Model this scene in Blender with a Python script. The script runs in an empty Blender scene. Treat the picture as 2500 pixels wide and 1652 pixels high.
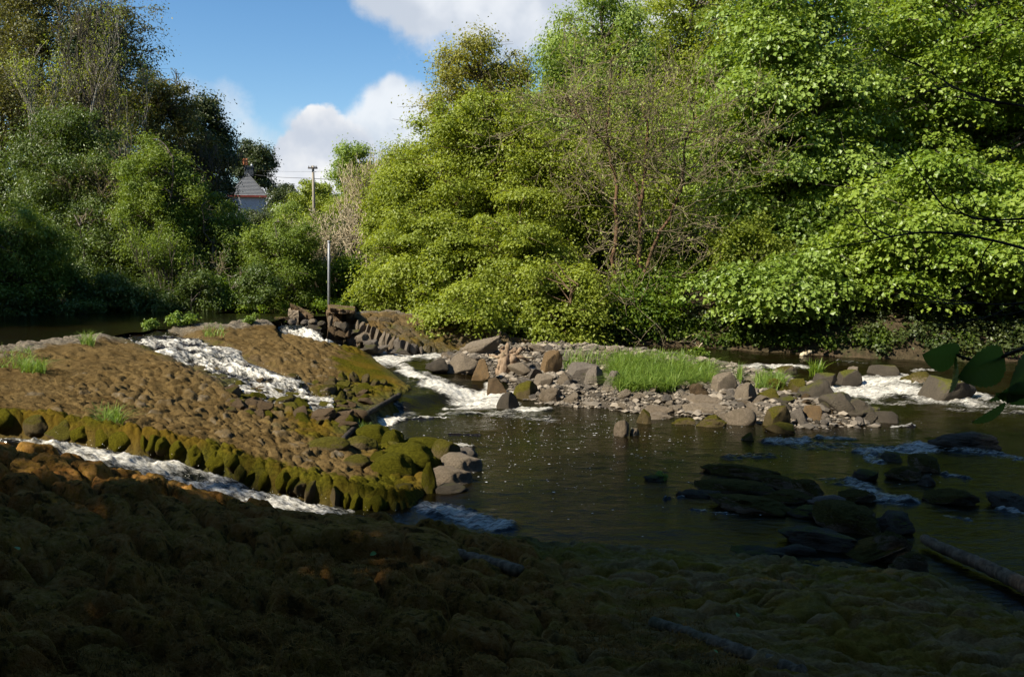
import bpy, bmesh, math, random
import numpy as np
from mathutils import Vector, Matrix

C = bpy.context.scene.collection
W0, H0, F = 2500.0, 1652.0, 2080.0
CAMZ, HOR = 2.9, 620.0
PITCH = math.atan((H0 / 2 - HOR) / F)
CP, SP = math.cos(PITCH), math.sin(PITCH)
RNG = np.random.default_rng(7)


# ------------------------------------------------------------------ camera maths
def ray(u, v):
    x = (u - W0 / 2) / F
    y = -(v - H0 / 2) / F
    return np.array([x, CP + y * SP, -SP + y * CP])


def at(u, v, z):
    r = ray(u, v)
    t = (z - CAMZ) / r[2]
    return np.array([r[0] * t, r[1] * t, z])


def atY(u, v, Y):
    r = ray(u, v)
    t = Y / r[1]
    return np.array([r[0] * t, Y, CAMZ + r[2] * t])


# ------------------------------------------------------------------ noise
def _h(ix, iy, seed, iz=0):
    ix = np.asarray(ix).astype(np.int64); iy = np.asarray(iy).astype(np.int64); iz = np.asarray(iz).astype(np.int64)
    n = (ix * 374761393 + iy * 668265263 + iz * 2147483647 + seed * 974634777) & 0xFFFFFFFF
    n = ((n ^ (n >> 13)) * 1274126177) & 0xFFFFFFFF
    n = ((n ^ (n >> 16)) * 2246822519) & 0xFFFFFFFF
    n = n ^ (n >> 15)
    return (n & 0xFFFFFF) / float(0x1000000)


def vn(x, y, seed=0):
    ix = np.floor(x); iy = np.floor(y)
    fx = x - ix; fy = y - iy
    fx = fx * fx * fx * (fx * (fx * 6 - 15) + 10); fy = fy * fy * fy * (fy * (fy * 6 - 15) + 10)
    a = _h(ix, iy, seed); b = _h(ix + 1, iy, seed); c = _h(ix, iy + 1, seed); d = _h(ix + 1, iy + 1, seed)
    return (a + (b - a) * fx + (c - a) * fy + (a - b - c + d) * fx * fy) * 2 - 1


def fbm(x, y, oct=4, seed=0, gain=0.5):
    s = 0; a = 1.0; t = 0
    for k in range(oct):
        s = s + a * vn(x * 2 ** k + 13.7 * k, y * 2 ** k - 7.3 * k, seed + k); t += a; a *= gain
    return s / t


def vn3(p, seed=0):
    i = np.floor(p); f = p - i
    f = f * f * (3 - 2 * f)
    r = 0
    for dx in (0, 1):
        for dy in (0, 1):
            for dz in (0, 1):
                w = (f[:, 0] if dx else 1 - f[:, 0]) * (f[:, 1] if dy else 1 - f[:, 1]) * (f[:, 2] if dz else 1 - f[:, 2])
                r = r + w * _h(i[:, 0] + dx, i[:, 1] + dy, seed, i[:, 2] + dz)
    return r * 2 - 1


def worley(x, y, seed=0, jit=0.9):
    ix = np.floor(x); iy = np.floor(y)
    f1 = np.full(x.shape, 9.0); f2 = np.full(x.shape, 9.0); cid = np.zeros(x.shape)
    cx = np.zeros(x.shape); cy = np.zeros(x.shape)
    for dx in (-1, 0, 1):
        for dy in (-1, 0, 1):
            jx = ix + dx; jy = iy + dy
            px = jx + 0.5 + (_h(jx, jy, seed) - 0.5) * jit; py = jy + 0.5 + (_h(jx, jy, seed + 51) - 0.5) * jit
            d = np.hypot(px - x, py - y)
            n = d < f1
            f2 = np.where(n, f1, np.minimum(f2, d))
            cid = np.where(n, _h(jx, jy, seed + 99), cid)
            cx = np.where(n, x - px, cx); cy = np.where(n, y - py, cy)
            f1 = np.where(n, d, f1)
    return f1, f2, cid, cx, cy


def sst(a, b, x):
    t = np.clip((x - a) / (b - a), 0, 1)
    return t * t * (3 - 2 * t)


def polydist(x, y, P, closed=False):
    """distance to a polyline and the z interpolated on its nearest point"""
    P = np.asarray(P, float)
    n = len(P)
    best = np.full(x.shape, 1e9); zz = np.zeros(x.shape); ss = np.zeros(x.shape); acc = 0
    for i in range(n if closed else n - 1):
        a = P[i]; b = P[(i + 1) % n]
        dx, dy = b[0] - a[0], b[1] - a[1]
        L2 = dx * dx + dy * dy + 1e-9
        t = np.clip(((x - a[0]) * dx + (y - a[1]) * dy) / L2, 0, 1)
        d = np.hypot(x - a[0] - t * dx, y - a[1] - t * dy)
        m = d < best
        best = np.where(m, d, best)
        if len(a) > 2:
            zz = np.where(m, a[2] + (b[2] - a[2]) * t, zz)
        ss = np.where(m, acc + t * math.sqrt(L2), ss)
        acc += math.sqrt(L2)
    return best, zz, ss


def inside(x, y, P):
    P = np.asarray(P, float)
    r = np.zeros(x.shape, bool); n = len(P)
    for i in range(n):
        a = P[i]; b = P[(i + 1) % n]
        if abs(a[1] - b[1]) < 1e-12:
            continue
        m = ((a[1] > y) != (b[1] > y)) & (x < (b[0] - a[0]) * (y - a[1]) / (b[1] - a[1]) + a[0])
        r ^= m
    return r


# ------------------------------------------------------------------ mesh helpers
def mesh_np(name, V, Fa, mat, parent=None, attrs=None, smooth=True, link=True):
    V = np.asarray(V, np.float32)
    if not isinstance(Fa, (list, tuple)):
        Fa = [Fa]
    me = bpy.data.meshes.new(name)
    me.vertices.add(len(V)); me.vertices.foreach_set('co', V.ravel())
    nl = sum(f.size for f in Fa); nf = sum(len(f) for f in Fa)
    me.loops.add(nl); me.polygons.add(nf)
    me.loops.foreach_set('vertex_index', np.concatenate([f.ravel() for f in Fa]).astype(np.int32))
    tot = np.concatenate([np.full(len(f), f.shape[1]) for f in Fa]).astype(np.int32)
    me.polygons.foreach_set('loop_start', (np.cumsum(tot) - tot).astype(np.int32))
    me.polygons.foreach_set('loop_total', tot)
    me.polygons.foreach_set('use_smooth', np.full(nf, smooth, bool))
    for k, a in (attrs or {}).items():
        t = me.attributes.new(k, 'FLOAT', 'POINT'); t.data.foreach_set('value', np.asarray(a, np.float32))
    me.update(); me.validate()
    me.materials.append(mat)
    o = bpy.data.objects.new(name, me)
    if link:
        C.objects.link(o)
    if parent:
        o.parent = parent
    return o


def tag(o, label, cat, group=None):
    o['label'] = label; o['category'] = cat
    if group: o['group'] = group
    return o


def own(o, root):
    o.parent = root; o.matrix_parent_inverse = Matrix.Translation(-Vector(root.location))
    return o


def kind(o, k):
    o['kind'] = k
    return o


def empty(name, label, cat, loc=(0, 0, 0), group=None):
    o = bpy.data.objects.new(name, None); C.objects.link(o); o.location = loc; o.empty_display_size = 0.1
    return tag(o, label, cat, group)


def grid_faces(n, m):
    i = np.arange(n - 1)[:, None] * m + np.arange(m - 1)[None]
    return np.stack([i, i + 1, i + m + 1, i + m], -1).reshape(-1, 4)


class Tubes:
    """collects tapered tubes; every path is a list of points with radii"""
    def __init__(s): s.V = []; s.F = []; s.n = 0

    def path(s, P, R, k=7, cap=True):
        P = np.asarray(P, float); R = np.asarray(R, float); n = len(P)
        T = np.gradient(P, axis=0); T /= np.linalg.norm(T, axis=1)[:, None] + 1e-9
        ref = np.array([0.31, 0.17, 0.93]) if abs(T[:, 2]).mean() < 0.8 else np.array([0.95, 0.3, 0.05])
        A = np.cross(T, ref); A /= np.linalg.norm(A, axis=1)[:, None] + 1e-9
        B = np.cross(T, A)
        an = np.arange(k) * 2 * math.pi / k
        V = P[:, None] + R[:, None, None] * (np.cos(an)[None, :, None] * A[:, None] + np.sin(an)[None, :, None] * B[:, None])
        i = np.arange(n - 1)[:, None] * k + np.arange(k)[None]
        j = np.arange(n - 1)[:, None] * k + (np.arange(k)[None] + 1) % k
        f = np.stack([i, j, j + k, i + k], -1).reshape(-1, 4) + s.n
        s.V.append(V.reshape(-1, 3)); s.F.append(f); s.n += n * k
        if cap:
            c0 = s.n; base = c0 - n * k
            s.V.append(np.stack([P[0] - T[0] * R[0] * .3, P[-1] + T[-1] * R[-1] * .3])); s.n += 2
            q = np.arange(k); q2 = (q + 1) % k
            s.F.append(np.stack([base + q2, base + q, np.full(k, c0), np.full(k, c0)], -1)[:, [0, 1, 2, 2]])
            e0 = base + (n - 1) * k
            s.F.append(np.stack([e0 + q, e0 + q2, np.full(k, c0 + 1), np.full(k, c0 + 1)], -1))

    def build(s, name, mat, parent=None):
        V = np.concatenate(s.V); Fq = np.concatenate(s.F)
        tri = Fq[:, 2] == Fq[:, 3]
        return mesh_np(name, V, [Fq[~tri], Fq[tri][:, :3]] if tri.any() else Fq, mat, parent)


def segs_mesh(P0, P1, R0, R1, k=4):
    """vectorised prisms for thousands of twigs"""
    P0 = np.asarray(P0); P1 = np.asarray(P1); R0 = np.asarray(R0); R1 = np.asarray(R1)
    T = P1 - P0; T /= np.linalg.norm(T, axis=1)[:, None] + 1e-9
    ref = np.where(np.abs(T[:, 2:3]) < 0.8, np.array([[0.1, 0.2, 0.97]]), np.array([[0.97, 0.2, 0.1]]))
    A = np.cross(T, ref); A /= np.linalg.norm(A, axis=1)[:, None] + 1e-9
    B = np.cross(T, A)
    an = np.arange(k) * 2 * math.pi / k
    off = np.cos(an)[None, :, None] * A[:, None] + np.sin(an)[None, :, None] * B[:, None]
    V = np.concatenate([P0[:, None] + off * R0[:, None, None], P1[:, None] + off * R1[:, None, None]], 1)
    n = len(P0); b = np.arange(n)[:, None] * 2 * k
    i = np.arange(k)[None]; j = (i + 1) % k
    f = np.stack([b + i, b + j, b + k + j, b + k + i], -1).reshape(-1, 4)
    return V.reshape(-1, 3), f


# ------------------------------------------------------------------ materials
def new_mat(name):
    m = bpy.data.materials.new(name); m.use_nodes = True
    nt = m.node_tree; nt.nodes.clear()
    return m, nt, nt.nodes, nt.links


def N(nt, t, **kw):
    n = nt.nodes.new(t)
    for k, v in kw.items():
        if k == 'inp':
            for a, b in v.items(): n.inputs[a].default_value = b
        else:
            setattr(n, k, v)
    return n


def rgb(c): return (c[0], c[1], c[2], 1)


def mixc(nt, f, a, b, blend='MIX'):
    n = nt.nodes.new('ShaderNodeMix'); n.data_type = 'RGBA'; n.blend_type = blend
    for s, v in ((n.inputs[0], f), (n.inputs[6], a), (n.inputs[7], b)):
        if hasattr(v, 'is_output'): nt.links.new(v, s)
        elif isinstance(v, (tuple, list)): s.default_value = rgb(v)
        else: s.default_value = v
    return n.outputs[2]


def mth(nt, op, a, b=None, c=None):
    n = nt.nodes.new('ShaderNodeMath'); n.operation = op
    for i, v in enumerate((a, b, c)):
        if v is None: continue
        if hasattr(v, 'is_output'): nt.links.new(v, n.inputs[i])
        else: n.inputs[i].default_value = v
    return n.outputs[0]


def mrange(nt, x, a, b, c=0.0, d=1.0, smooth=True):
    n = nt.nodes.new('ShaderNodeMapRange')
    if smooth: n.interpolation_type = 'SMOOTHSTEP'
    nt.links.new(x, n.inputs[0])
    for i, v in enumerate((a, b, c, d)): n.inputs[i + 1].default_value = v
    return n.outputs[0]


def noise(nt, scale, detail=4, rough=0.55, vec=None, scl=None):
    n = nt.nodes.new('ShaderNodeTexNoise'); n.inputs['Scale'].default_value = scale
    n.inputs['Detail'].default_value = detail; n.inputs['Roughness'].default_value = rough
    if vec is not None:
        if scl:
            mp = nt.nodes.new('ShaderNodeMapping'); mp.inputs['Scale'].default_value = scl
            nt.links.new(vec, mp.inputs[0]); vec = mp.outputs[0]
        nt.links.new(vec, n.inputs['Vector'])
    return n.outputs[0]


def attr(nt, name):
    n = nt.nodes.new('ShaderNodeAttribute'); n.attribute_name = name
    return n.outputs['Fac']


def bump(nt, h, dist, strength=1.0):
    b = nt.nodes.new('ShaderNodeBump'); b.inputs['Distance'].default_value = dist; b.inputs['Strength'].default_value = strength
    nt.links.new(h, b.inputs['Height'])
    return b.outputs[0]


def princ(nt, col, rough=0.8, spec=0.3, normal=None):
    p = nt.nodes.new('ShaderNodeBsdfPrincipled')
    for nm, v in (('Base Color', col), ('Roughness', rough), ('Specular IOR Level', spec)):
        if hasattr(v, 'is_output'): nt.links.new(v, p.inputs[nm])
        else: p.inputs[nm].default_value = rgb(v) if isinstance(v, (tuple, list)) else v
    if normal is not None: nt.links.new(normal, p.inputs['Normal'])
    return p


def out(nt, sh):
    o = nt.nodes.new('ShaderNodeOutputMaterial'); nt.links.new(sh, o.inputs[0])


def tc(nt, which='Object'):
    return nt.nodes.new('ShaderNodeTexCoord').outputs[which]


def gpos(nt):
    return nt.nodes.new('ShaderNodeNewGeometry').outputs['Position']


LEAFM = {}


def leaf_mat(name, c1, c2, trans=0.45, spec=0.35, rough=0.45):
    """leaves: colour varies from leaf to leaf by the attribute v; light passes through"""
    if name in LEAFM: return LEAFM[name]
    m, nt, _, L = new_mat(name)
    col = mixc(nt, attr(nt, 'v'), c1, c2)
    p = princ(nt, col, rough, spec)
    t = nt.nodes.new('ShaderNodeBsdfTranslucent')
    tcol = mixc(nt, 1.0, col, (1.25, 1.2, 0.45), 'MULTIPLY')
    L.new(tcol, t.inputs[0])
    mx = nt.nodes.new('ShaderNodeMixShader'); mx.inputs[0].default_value = trans
    L.new(p.outputs[0], mx.inputs[1]); L.new(t.outputs[0], mx.inputs[2])
    out(nt, mx.outputs[0])
    LEAFM[name] = m
    return m


def bark_mat(name, c1, c2, sc=9):
    m, nt, _, L = new_mat(name)
    v = gpos(nt)
    n = noise(nt, sc, 6, 0.65, v, (1, 1, 0.25))
    n2 = noise(nt, 2.3, 3, 0.5, v)
    col = mixc(nt, mrange(nt, n, 0.35, 0.65), c1, c2)
    col = mixc(nt, mrange(nt, n2, 0.52, 0.66, 0, 0.55), col, (0.05, 0.055, 0.02))
    out(nt, princ(nt, col, 0.9, 0.15, bump(nt, n, 0.03)).outputs[0])
    return m


def rock_mat(name, cols, moss=0.0, wet=0.0, mosscol=(0.075, 0.075, 0.012)):
    m, nt, _, L = new_mat(name)
    v = tc(nt)
    oi = nt.nodes.new('ShaderNodeObjectInfo').outputs['Random']
    n1 = noise(nt, 2.2, 5, 0.6, v); n2 = noise(nt, 11, 6, 0.7, v); n3 = noise(nt, 1.6, 4, 0.6, gpos(nt))
    col = mixc(nt, mrange(nt, n1, 0.35, 0.65), cols[0], cols[1])
    col = mixc(nt, mrange(nt, oi, 0.0, 1.0, 0, 0.85, False), col, cols[2])
    col = mixc(nt, mrange(nt, n2, 0.42, 0.7, 0.0, 0.7), col, mixc(nt, 0.5, cols[1], (0.05, 0.045, 0.035)))
    col = mixc(nt, mrange(nt, n2, 0.60, 0.72, 0, 0.5), (0, 0, 0) if False else col, (0.30, 0.26, 0.20))
    if moss > 0:
        g = nt.nodes.new('ShaderNodeNewGeometry')
        sx = nt.nodes.new('ShaderNodeSeparateXYZ'); L.new(g.outputs['Normal'], sx.inputs[0])
        a = mth(nt, 'ADD', mth(nt, 'MULTIPLY', sx.outputs[2], 0.35), mth(nt, 'ADD', n3, mth(nt, 'MULTIPLY', n2, 0.4)))
        f = mrange(nt, a, 1.15 - moss * 0.75, 1.3 - moss * 0.75)
        mc = mixc(nt, mrange(nt, noise(nt, 9, 4, 0.7, v), 0.3, 0.7), mosscol, tuple(x * 2.1 for x in mosscol))
        col = mixc(nt, f, col, mc)
    rough = 0.88 - 0.4 * wet
    hb = mth(nt, 'ADD', mth(nt, 'MULTIPLY', n2, 1.0), mth(nt, 'MULTIPLY', noise(nt, 38, 3, 0.6, v), 0.45))
    out(nt, princ(nt, col, rough, 0.03 + 0.25 * wet, bump(nt, hb, 0.08)).outputs[0])
    return m


# ------------------------------------------------------------------ plan of the place
CREST = [(22, -8, 1.3), (12, -6, 1.3), (4, -4.6, 1.3), (-2, -3.2, 1.3), (-5.6, -0.4, 1.31), (-7.6, 4, 1.32), (-8.5, 9, 1.33)] + \
        [tuple(at(*q)) for q in ((-40, 846, 1.33), (100, 829, 1.34), (210, 815, 1.34), (300, 806, 1.31), (360, 800, 1.29), (440, 794, 1.31), (520, 787, 1.36),
                                 (620, 780, 1.36), (700, 773, 1.34), (724, 792, 1.22))]
FARE = [tuple(at(*q)) for q in ((765, 818, 1.02), (800, 835, 0.86), (850, 852, 0.66))]
TOE = [tuple(at(*q)) for q in ((888, 856, 0.58), (925, 885, 0.47), (965, 915, 0.36), (1000, 948, 0.24), (985, 962, 0.2), (915, 985, 0.3), (870, 1030, 0.26), (835, 1068, 0.16),
                               (880, 1092, 0.06), (960, 1085, 0.05), (1040, 1110, 0.06), (1075, 1150, 0.04), (1060, 1196, 0.0),
                               (1130, 1282, 0.0), (1220, 1318, 0.0), (1330, 1345, 0.0), (1500, 1352, 0.0), (1750, 1362, 0.0), (2050, 1376, 0.0), (2280, 1420, 0.0), (2520, 1510, 0.0))] + [(8, 3.2, 0), (22, -1, 0)]
FOOT = CREST + FARE + TOE
ISL_F = [(1105, 900, 0.36), (1200, 925, 0.26), (1250, 955, 0.1), (1300, 985, 0.02), (1480, 1000, 0.0), (1650, 1018, 0.0), (1850, 1036, 0.0), (2000, 1046, 0.0), (2120, 1046, 0.0)]
ISL_B = [(2180, 1022, 0.0), (2090, 978, 0.04), (2000, 940, 0.12), (1900, 918, 0.2), (1760, 888, 0.32), (1600, 862, 0.42), (1400, 848, 0.45), (1230, 843, 0.46), (1090, 868, 0.46), (1050, 885, 0.42)]
ISL = [tuple(at(*q)) for q in ISL_F + ISL_B]
WPTS = np.array([at(*q) for q in ISL_F + ISL_B] +
                [at(*q) for q in ((950, 868, 0.46), (1050, 862, 0.46), (1000, 880, 0.45), (985, 900, 0.40), (1040, 925, 0.3), (1060, 945, 0.25), (1180, 975, 0.06), (1130, 995, 0.0), (1000, 958, 0.22), (950, 975, 0.2), (900, 1008, 0.1), (960, 1012, 0.02), (1060, 1005, 0.02),
                                  (1000, 1040, 0), (1200, 1010, 0), (1300, 1100, 0), (1700, 1200, 0), (1500, 1060, 0), (1000, 1150, 0.0), (1300, 1300, 0), (2000, 1300, 0), (2500, 1300, 0.0), (2000, 1100, 0.0), (2400, 1050, 0.0), (1900, 1060, 0),
                                  (1500, 850, 0.46), (1700, 862, 0.40), (1900, 880, 0.3), (2050, 905, 0.22), (2250, 920, 0.16), (2450, 935, 0.1), (2100, 960, 0.05), (2300, 975, 0.03), (2500, 985, 0.03), (1800, 875, 0.35), (2100, 890, 0.27), (2400, 900, 0.2))] +
                [(12, 12, 0), (18, 16, 0), (30, 10, -0.1), (10, 5, 0), (30, 18, 0.0), (-2.6, 12.6, 0.0)])
RIVER = [tuple(at(*q))[:2] for q in ((640, 752, 1.27), (700, 746, 1.3), (800, 742, 1.3), (870, 752, 1.35), (960, 752, 1.4), (1250, 765, 1.4), (1290, 846, 0.46), (1500, 849, 0.45), (1700, 854, 0.4), (1900, 868, 0.3), (2100, 878, 0.27), (2300, 886, 0.22), (2600, 894, 0.15))] + \
        [(34, 24), (70, 16), (70, -14), (22, -9.5), (12, -7.5), (4, -6), (-2, -4.8), (-6, -2.4), (-9, 0.2), (-12, 3), (-17, 5.4), (-40, 8), (-60, 8), (-60, 24), (-24, 24)] + \
        [tuple(at(*q))[:2] for q in ((-60, 764, 1.27), (300, 757, 1.27))]


def base_weir(x, y):
    dC, zC, _ = polydist(x, y, CREST)
    dT, zT, _ = polydist(x, y, TOE)
    z = (zC * dT + zT * dC) / (dC + dT + 1e-6)
    z = z + 0.05 * np.sin(np.clip(dC / (dC + dT + 1e-6), 0, 1) * math.pi)
    ins = inside(x, y, FOOT)
    d, _, _ = polydist(x, y, FOOT, True)
    z = np.where(ins, z, z - np.minimum(1.6 * d, 1.2))
    return z, ins, d, dC, dT


def on_base(u, v, dz):
    r = ray(u, v); t = np.arange(3, 32, 0.02)
    x, y, z = r[0] * t, r[1] * t, CAMZ + r[2] * t
    g, ins, _, _, _ = base_weir(x, y)
    k = np.argmax(z <= np.where(ins, g, -1))
    if k == 0: k = np.argmax(z <= 0)
    return (x[k], y[k], max(z[k] + dz, -0.05))


CH1 = [on_base(u, v, -0.10) for u, v in ((-150, 1012), (30, 1030), (150, 1050), (300, 1078), (450, 1116), (580, 1152), (740, 1192), (900, 1226), (1050, 1250), (1220, 1290))]
CH2 = [tuple(at(330, 804, 1.275)), tuple(at(385, 824, 1.2))] + [on_base(u, v, 0.0) for u, v in ((455, 848), (540, 885), (610, 920), (675, 950), (760, 972), (830, 982))]
CH3 = [tuple(at(*q)) for q in ((705, 780, 1.27), (740, 797, 1.18), (785, 818, 1.0), (820, 832, 0.82), (850, 850, 0.6), (900, 862, 0.5))]


def wz(x, y):
    w = 0; s = 0
    for p in WPTS:
        k = 1.0 / ((x - p[0]) ** 2 + (y - p[1]) ** 2 + 0.02) ** 2
        w = w + k; s = s + k * p[2]
    return s / w


def ground(x, y):
    ins = inside(x, y, RIVER)
    d, _, _ = polydist(x, y, RIVER, True)
    rt = sst(-0.22, 0.12, x / np.maximum(np.abs(y), 1.0)) * (y > 2) + (y <= 2) * 1.0
    slope = 0.09 + 0.27 * rt
    edge = np.where((x < -4) | (y < 3), 1.5, 0.75)
    z = edge * sst(0, 1.6, d) + slope * np.clip(d - 0.6, 0, 60) * (1 - 0.25 * (1 - rt)) + 0.02 * np.clip(d - 60.6, 0, 400)
    z = z + 0.6 * np.clip(d - 1.5, 0, 16) * (1 - sst(-5, -1, y))  # unseen bank behind the camera, steepened to block low sky light
    z = z + sst(0.5, 4, d) * (0.22 * fbm(x * 0.35, y * 0.35, 4, 5) + 0.5 * fbm(x * 0.06, y * 0.06, 3, 8) * sst(3, 20, d))
    zi = -0.75 + 0.12 * fbm(x * 0.8, y * 0.8, 3, 9)
    up = inside(x, y, FOOT)
    zb = np.where(ins, np.maximum(zi, -0.75), z - 0.05)
    # shelf of gravel between the two arms of water
    ii = inside(x, y, ISL)
    di, zI, _ = polydist(x, y, ISL, True)
    h = np.where(ii, wz(x, y) - 0.03 + 0.2 * sst(0.0, 0.8, di) + 0.05 * fbm(x * 3, y * 3, 3, 21), zI - 0.03 - 0.5 * di)
    zb = np.where(ins, np.maximum(zb, np.where(di < 3, h, -9)), zb)
    return zb


def chute_carve(x, y):
    d1, _, s1 = polydist(x, y, CH1)
    d2, _, s2 = polydist(x, y, CH2)
    d3, _, s3 = polydist(x, y, CH3)
    yc = np.interp(x, [p[0] for p in CH1], [p[1] for p in CH1])
    c = 0.34 * (1 - sst(0.26, 0.44, d1)) + 0.17 * (1 + 0.9 * sst(2.5, 5.0, s1)) * (1 - sst(0.4, 1.5, d1)) * (y < yc)
    c2 = 0.12 * (1 - sst(0.55, 1.05, d2 + 0.25 * vn(x * 1.7, y * 1.7, 3)))
    c3 = 0.34 * (1 - sst(0.35, 0.7, d3))
    return np.maximum(np.maximum(c, c2), c3), d1, d2, d3


def flat_top(x, y):
    x = np.atleast_1d(np.asarray(x, float)); y = np.atleast_1d(np.asarray(y, float))
    z, ins, d, _, _ = base_weir(x, y)
    z = z - chute_carve(x, y)[0]
    return np.maximum(np.where(ins, z, -5), ground(x, y))


_T = np.concatenate([np.arange(1.8, 14, 0.03), np.arange(14, 45, 0.08), np.arange(45, 140, 0.5)])


def hit(u, v, water=True):
    """first point of the bare land (or water) seen at a pixel of the photograph"""
    r = ray(u, v)
    x, y, z = r[0] * _T, r[1] * _T, CAMZ + r[2] * _T
    g = flat_top(x, y)
    if water:
        g = np.maximum(g, np.where((x > -5) | inside(x, y, FOOT), wz(x, y), 1.27))
    k = np.argmax(z <= g)
    return np.array([x[k], y[k], g[k]])


# ================================================================== SETTING
# ---- ground sheet
def build_ground():
    m, nt, _, L = new_mat('earth')
    p = gpos(nt)
    n1 = noise(nt, 0.9, 6, 0.65, p); n2 = noise(nt, 7, 6, 0.7, p); n3 = noise(nt, 0.35, 3, 0.5, p)
    col = mixc(nt, mrange(nt, n2, 0.3, 0.7), (0.03, 0.022, 0.012), (0.09, 0.062, 0.035))
    col = mixc(nt, mrange(nt, n1, 0.50, 0.62), col, (0.03, 0.045, 0.012))
    col = mixc(nt, mrange(nt, n3, 0.5, 0.65, 0, 0.6), col, (0.05, 0.042, 0.02))
    col = mixc(nt, attr(nt, 'bed'), col, mixc(nt, n2, (0.03, 0.024, 0.016), (0.13, 0.105, 0.075)))
    out(nt, princ(nt, col, 0.95, 0.15, bump(nt, n2, 0.08)).outputs[0])
    th = np.concatenate([np.linspace(-180, -42, 60, endpoint=False), np.linspace(-42, 42, 560, endpoint=False), np.linspace(42, 180, 60)])
    r = np.concatenate([np.linspace(0.6, 9, 60, endpoint=False), np.linspace(9, 32, 330, endpoint=False), np.geomspace(32, 420, 130)])
    R, TH = np.meshgrid(r, np.radians(th), indexing='ij')
    x, y = R * np.sin(TH), R * np.cos(TH)
    z = ground(x.ravel(), y.ravel())
    V = np.stack([x.ravel(), y.ravel(), z], 1)
    gx, gy = V[:, 0], V[:, 1]
    near = (gy > 10) & (gy < 25) & (np.abs(gx) < 12)
    gv = np.zeros(len(V)); gv[near] = inside(gx[near], gy[near], RIVER)
    o = mesh_np('ground', V, grid_faces(len(r), len(th))[:, ::-1], m, None, dict(bed=gv))
    kind(o, 'structure')


# ---- the weir
def weir_mat():
    m, nt, _, L = new_mat('weir_stone')
    p = gpos(nt)
    moss, cid, fg, pale = attr(nt, 'moss'), attr(nt, 'cid'), attr(nt, 'fg'), attr(nt, 'pale')
    n1 = noise(nt, 3.0, 5, 0.65, p); n2 = noise(nt, 26, 5, 0.72, p); n3 = noise(nt, 80, 3, 0.7, p, (1, 1, 1)); n4 = noise(nt, 0.9, 3, 0.6, p)
    brown = mixc(nt, mrange(nt, n1, 0.3, 0.7), (0.082, 0.051, 0.018), (0.170, 0.114, 0.045))
    brown = mixc(nt, mrange(nt, cid, 0.0, 1.0, 0, 0.5, False), brown, (0.145, 0.10, 0.044))
    brown = mixc(nt, mrange(nt, n2, 0.45, 0.75, 0, 0.7), brown, (0.042, 0.024, 0.009))
    grey = mixc(nt, mrange(nt, n2, 0.35, 0.65), (0.09, 0.078, 0.06), (0.26, 0.215, 0.155))
    pf = mrange(nt, mth(nt, 'ADD', pale, mth(nt, 'MULTIPLY', n1, 0.7)), 0.72, 0.95)
    col = mixc(nt, pf, brown, grey)
    green = mixc(nt, mrange(nt, n2, 0.3, 0.7), (0.032, 0.032, 0.004), (0.115, 0.10, 0.010))
    green = mixc(nt, mrange(nt, n4, 0.42, 0.6, 0, 0.6), green, (0.15, 0.085, 0.014))
    mf = mrange(nt, mth(nt, 'ADD', moss, mth(nt, 'MULTIPLY', mth(nt, 'SUBTRACT', n1, 0.5), 1.3)), 0.3, 0.65)
    col = mixc(nt, mf, col, green)
    fgc = mixc(nt, mrange(nt, n1, 0.36, 0.6), (0.25, 0.105, 0.024), (0.22, 0.122, 0.021))
    fgc = mixc(nt, mrange(nt, n2, 0.38, 0.72, 0, 0.75), fgc, (0.36, 0.195, 0.07))
    fgc = mixc(nt, mrange(nt, mth(nt, 'ADD', pale, mth(nt, 'MULTIPLY', n1, 0.6)), 0.70, 0.86), fgc, mixc(nt, n2, (0.08, 0.062, 0.038), (0.34, 0.26, 0.165)))
    fgc = mixc(nt, mrange(nt, mth(nt, 'ADD', mth(nt, 'MULTIPLY', moss, 0.8), n4), 0.85, 1.1, 0, 0.8), fgc, mixc(nt, n2, (0.05, 0.06, 0.006), (0.15, 0.145, 0.02)))
    n7 = noise(nt, 8.5, 5, 0.7, p, (1, 1.5, 1))
    fgc = mixc(nt, mrange(nt, n7, 0.50, 0.64, 0, 0.85), fgc, (0.035, 0.026, 0.010))
    fgc = mixc(nt, mrange(nt, n7, 0.44, 0.34, 0, 0.6), fgc, (0.36, 0.20, 0.068))
    sx = nt.nodes.new('ShaderNodeSeparateXYZ'); L.new(p, sx.inputs[0])
    rt = mrange(nt, mth(nt, 'ADD', sx.outputs[0], mth(nt, 'MULTIPLY', n1, 2.0)), 0.9, 2.2)
    streak = noise(nt, 1.6, 5, 0.65, p, (0.8, 4.5, 1))
    stone = mixc(nt, n2, (0.15, 0.095, 0.045), (0.52, 0.345, 0.155))
    rc_ = mixc(nt, mrange(nt, streak, 0.40, 0.58), stone, mixc(nt, n2, (0.11, 0.078, 0.012), (0.36, 0.24, 0.035)))
    fgc = mixc(nt, mth(nt, 'MULTIPLY', rt, 0.7), fgc, rc_)
    col = mixc(nt, fg, col, fgc)
    wet = attr(nt, 'wet')
    col = mixc(nt, mth(nt, 'MULTIPLY', wet, 0.7), col, mixc(nt, 0.5, col, (0.012, 0.012, 0.006)))
    rough = mrange(nt, wet, 0, 1, 0.95, 0.35, False)
    st = noise(nt, 42, 5, 0.75, p, (1, 2.4, 1))
    hb = mth(nt, 'ADD', mth(nt, 'MULTIPLY', n2, 0.8), mth(nt, 'ADD', mth(nt, 'MULTIPLY', n3, 0.35), mth(nt, 'MULTIPLY', st, 0.5)))
    sp = mth(nt, 'MULTIPLY', wet, 0.3)
    out(nt, princ(nt, col, rough, sp, bump(nt, hb, 0.035, 1.0)).outputs[0])
    return m


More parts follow.
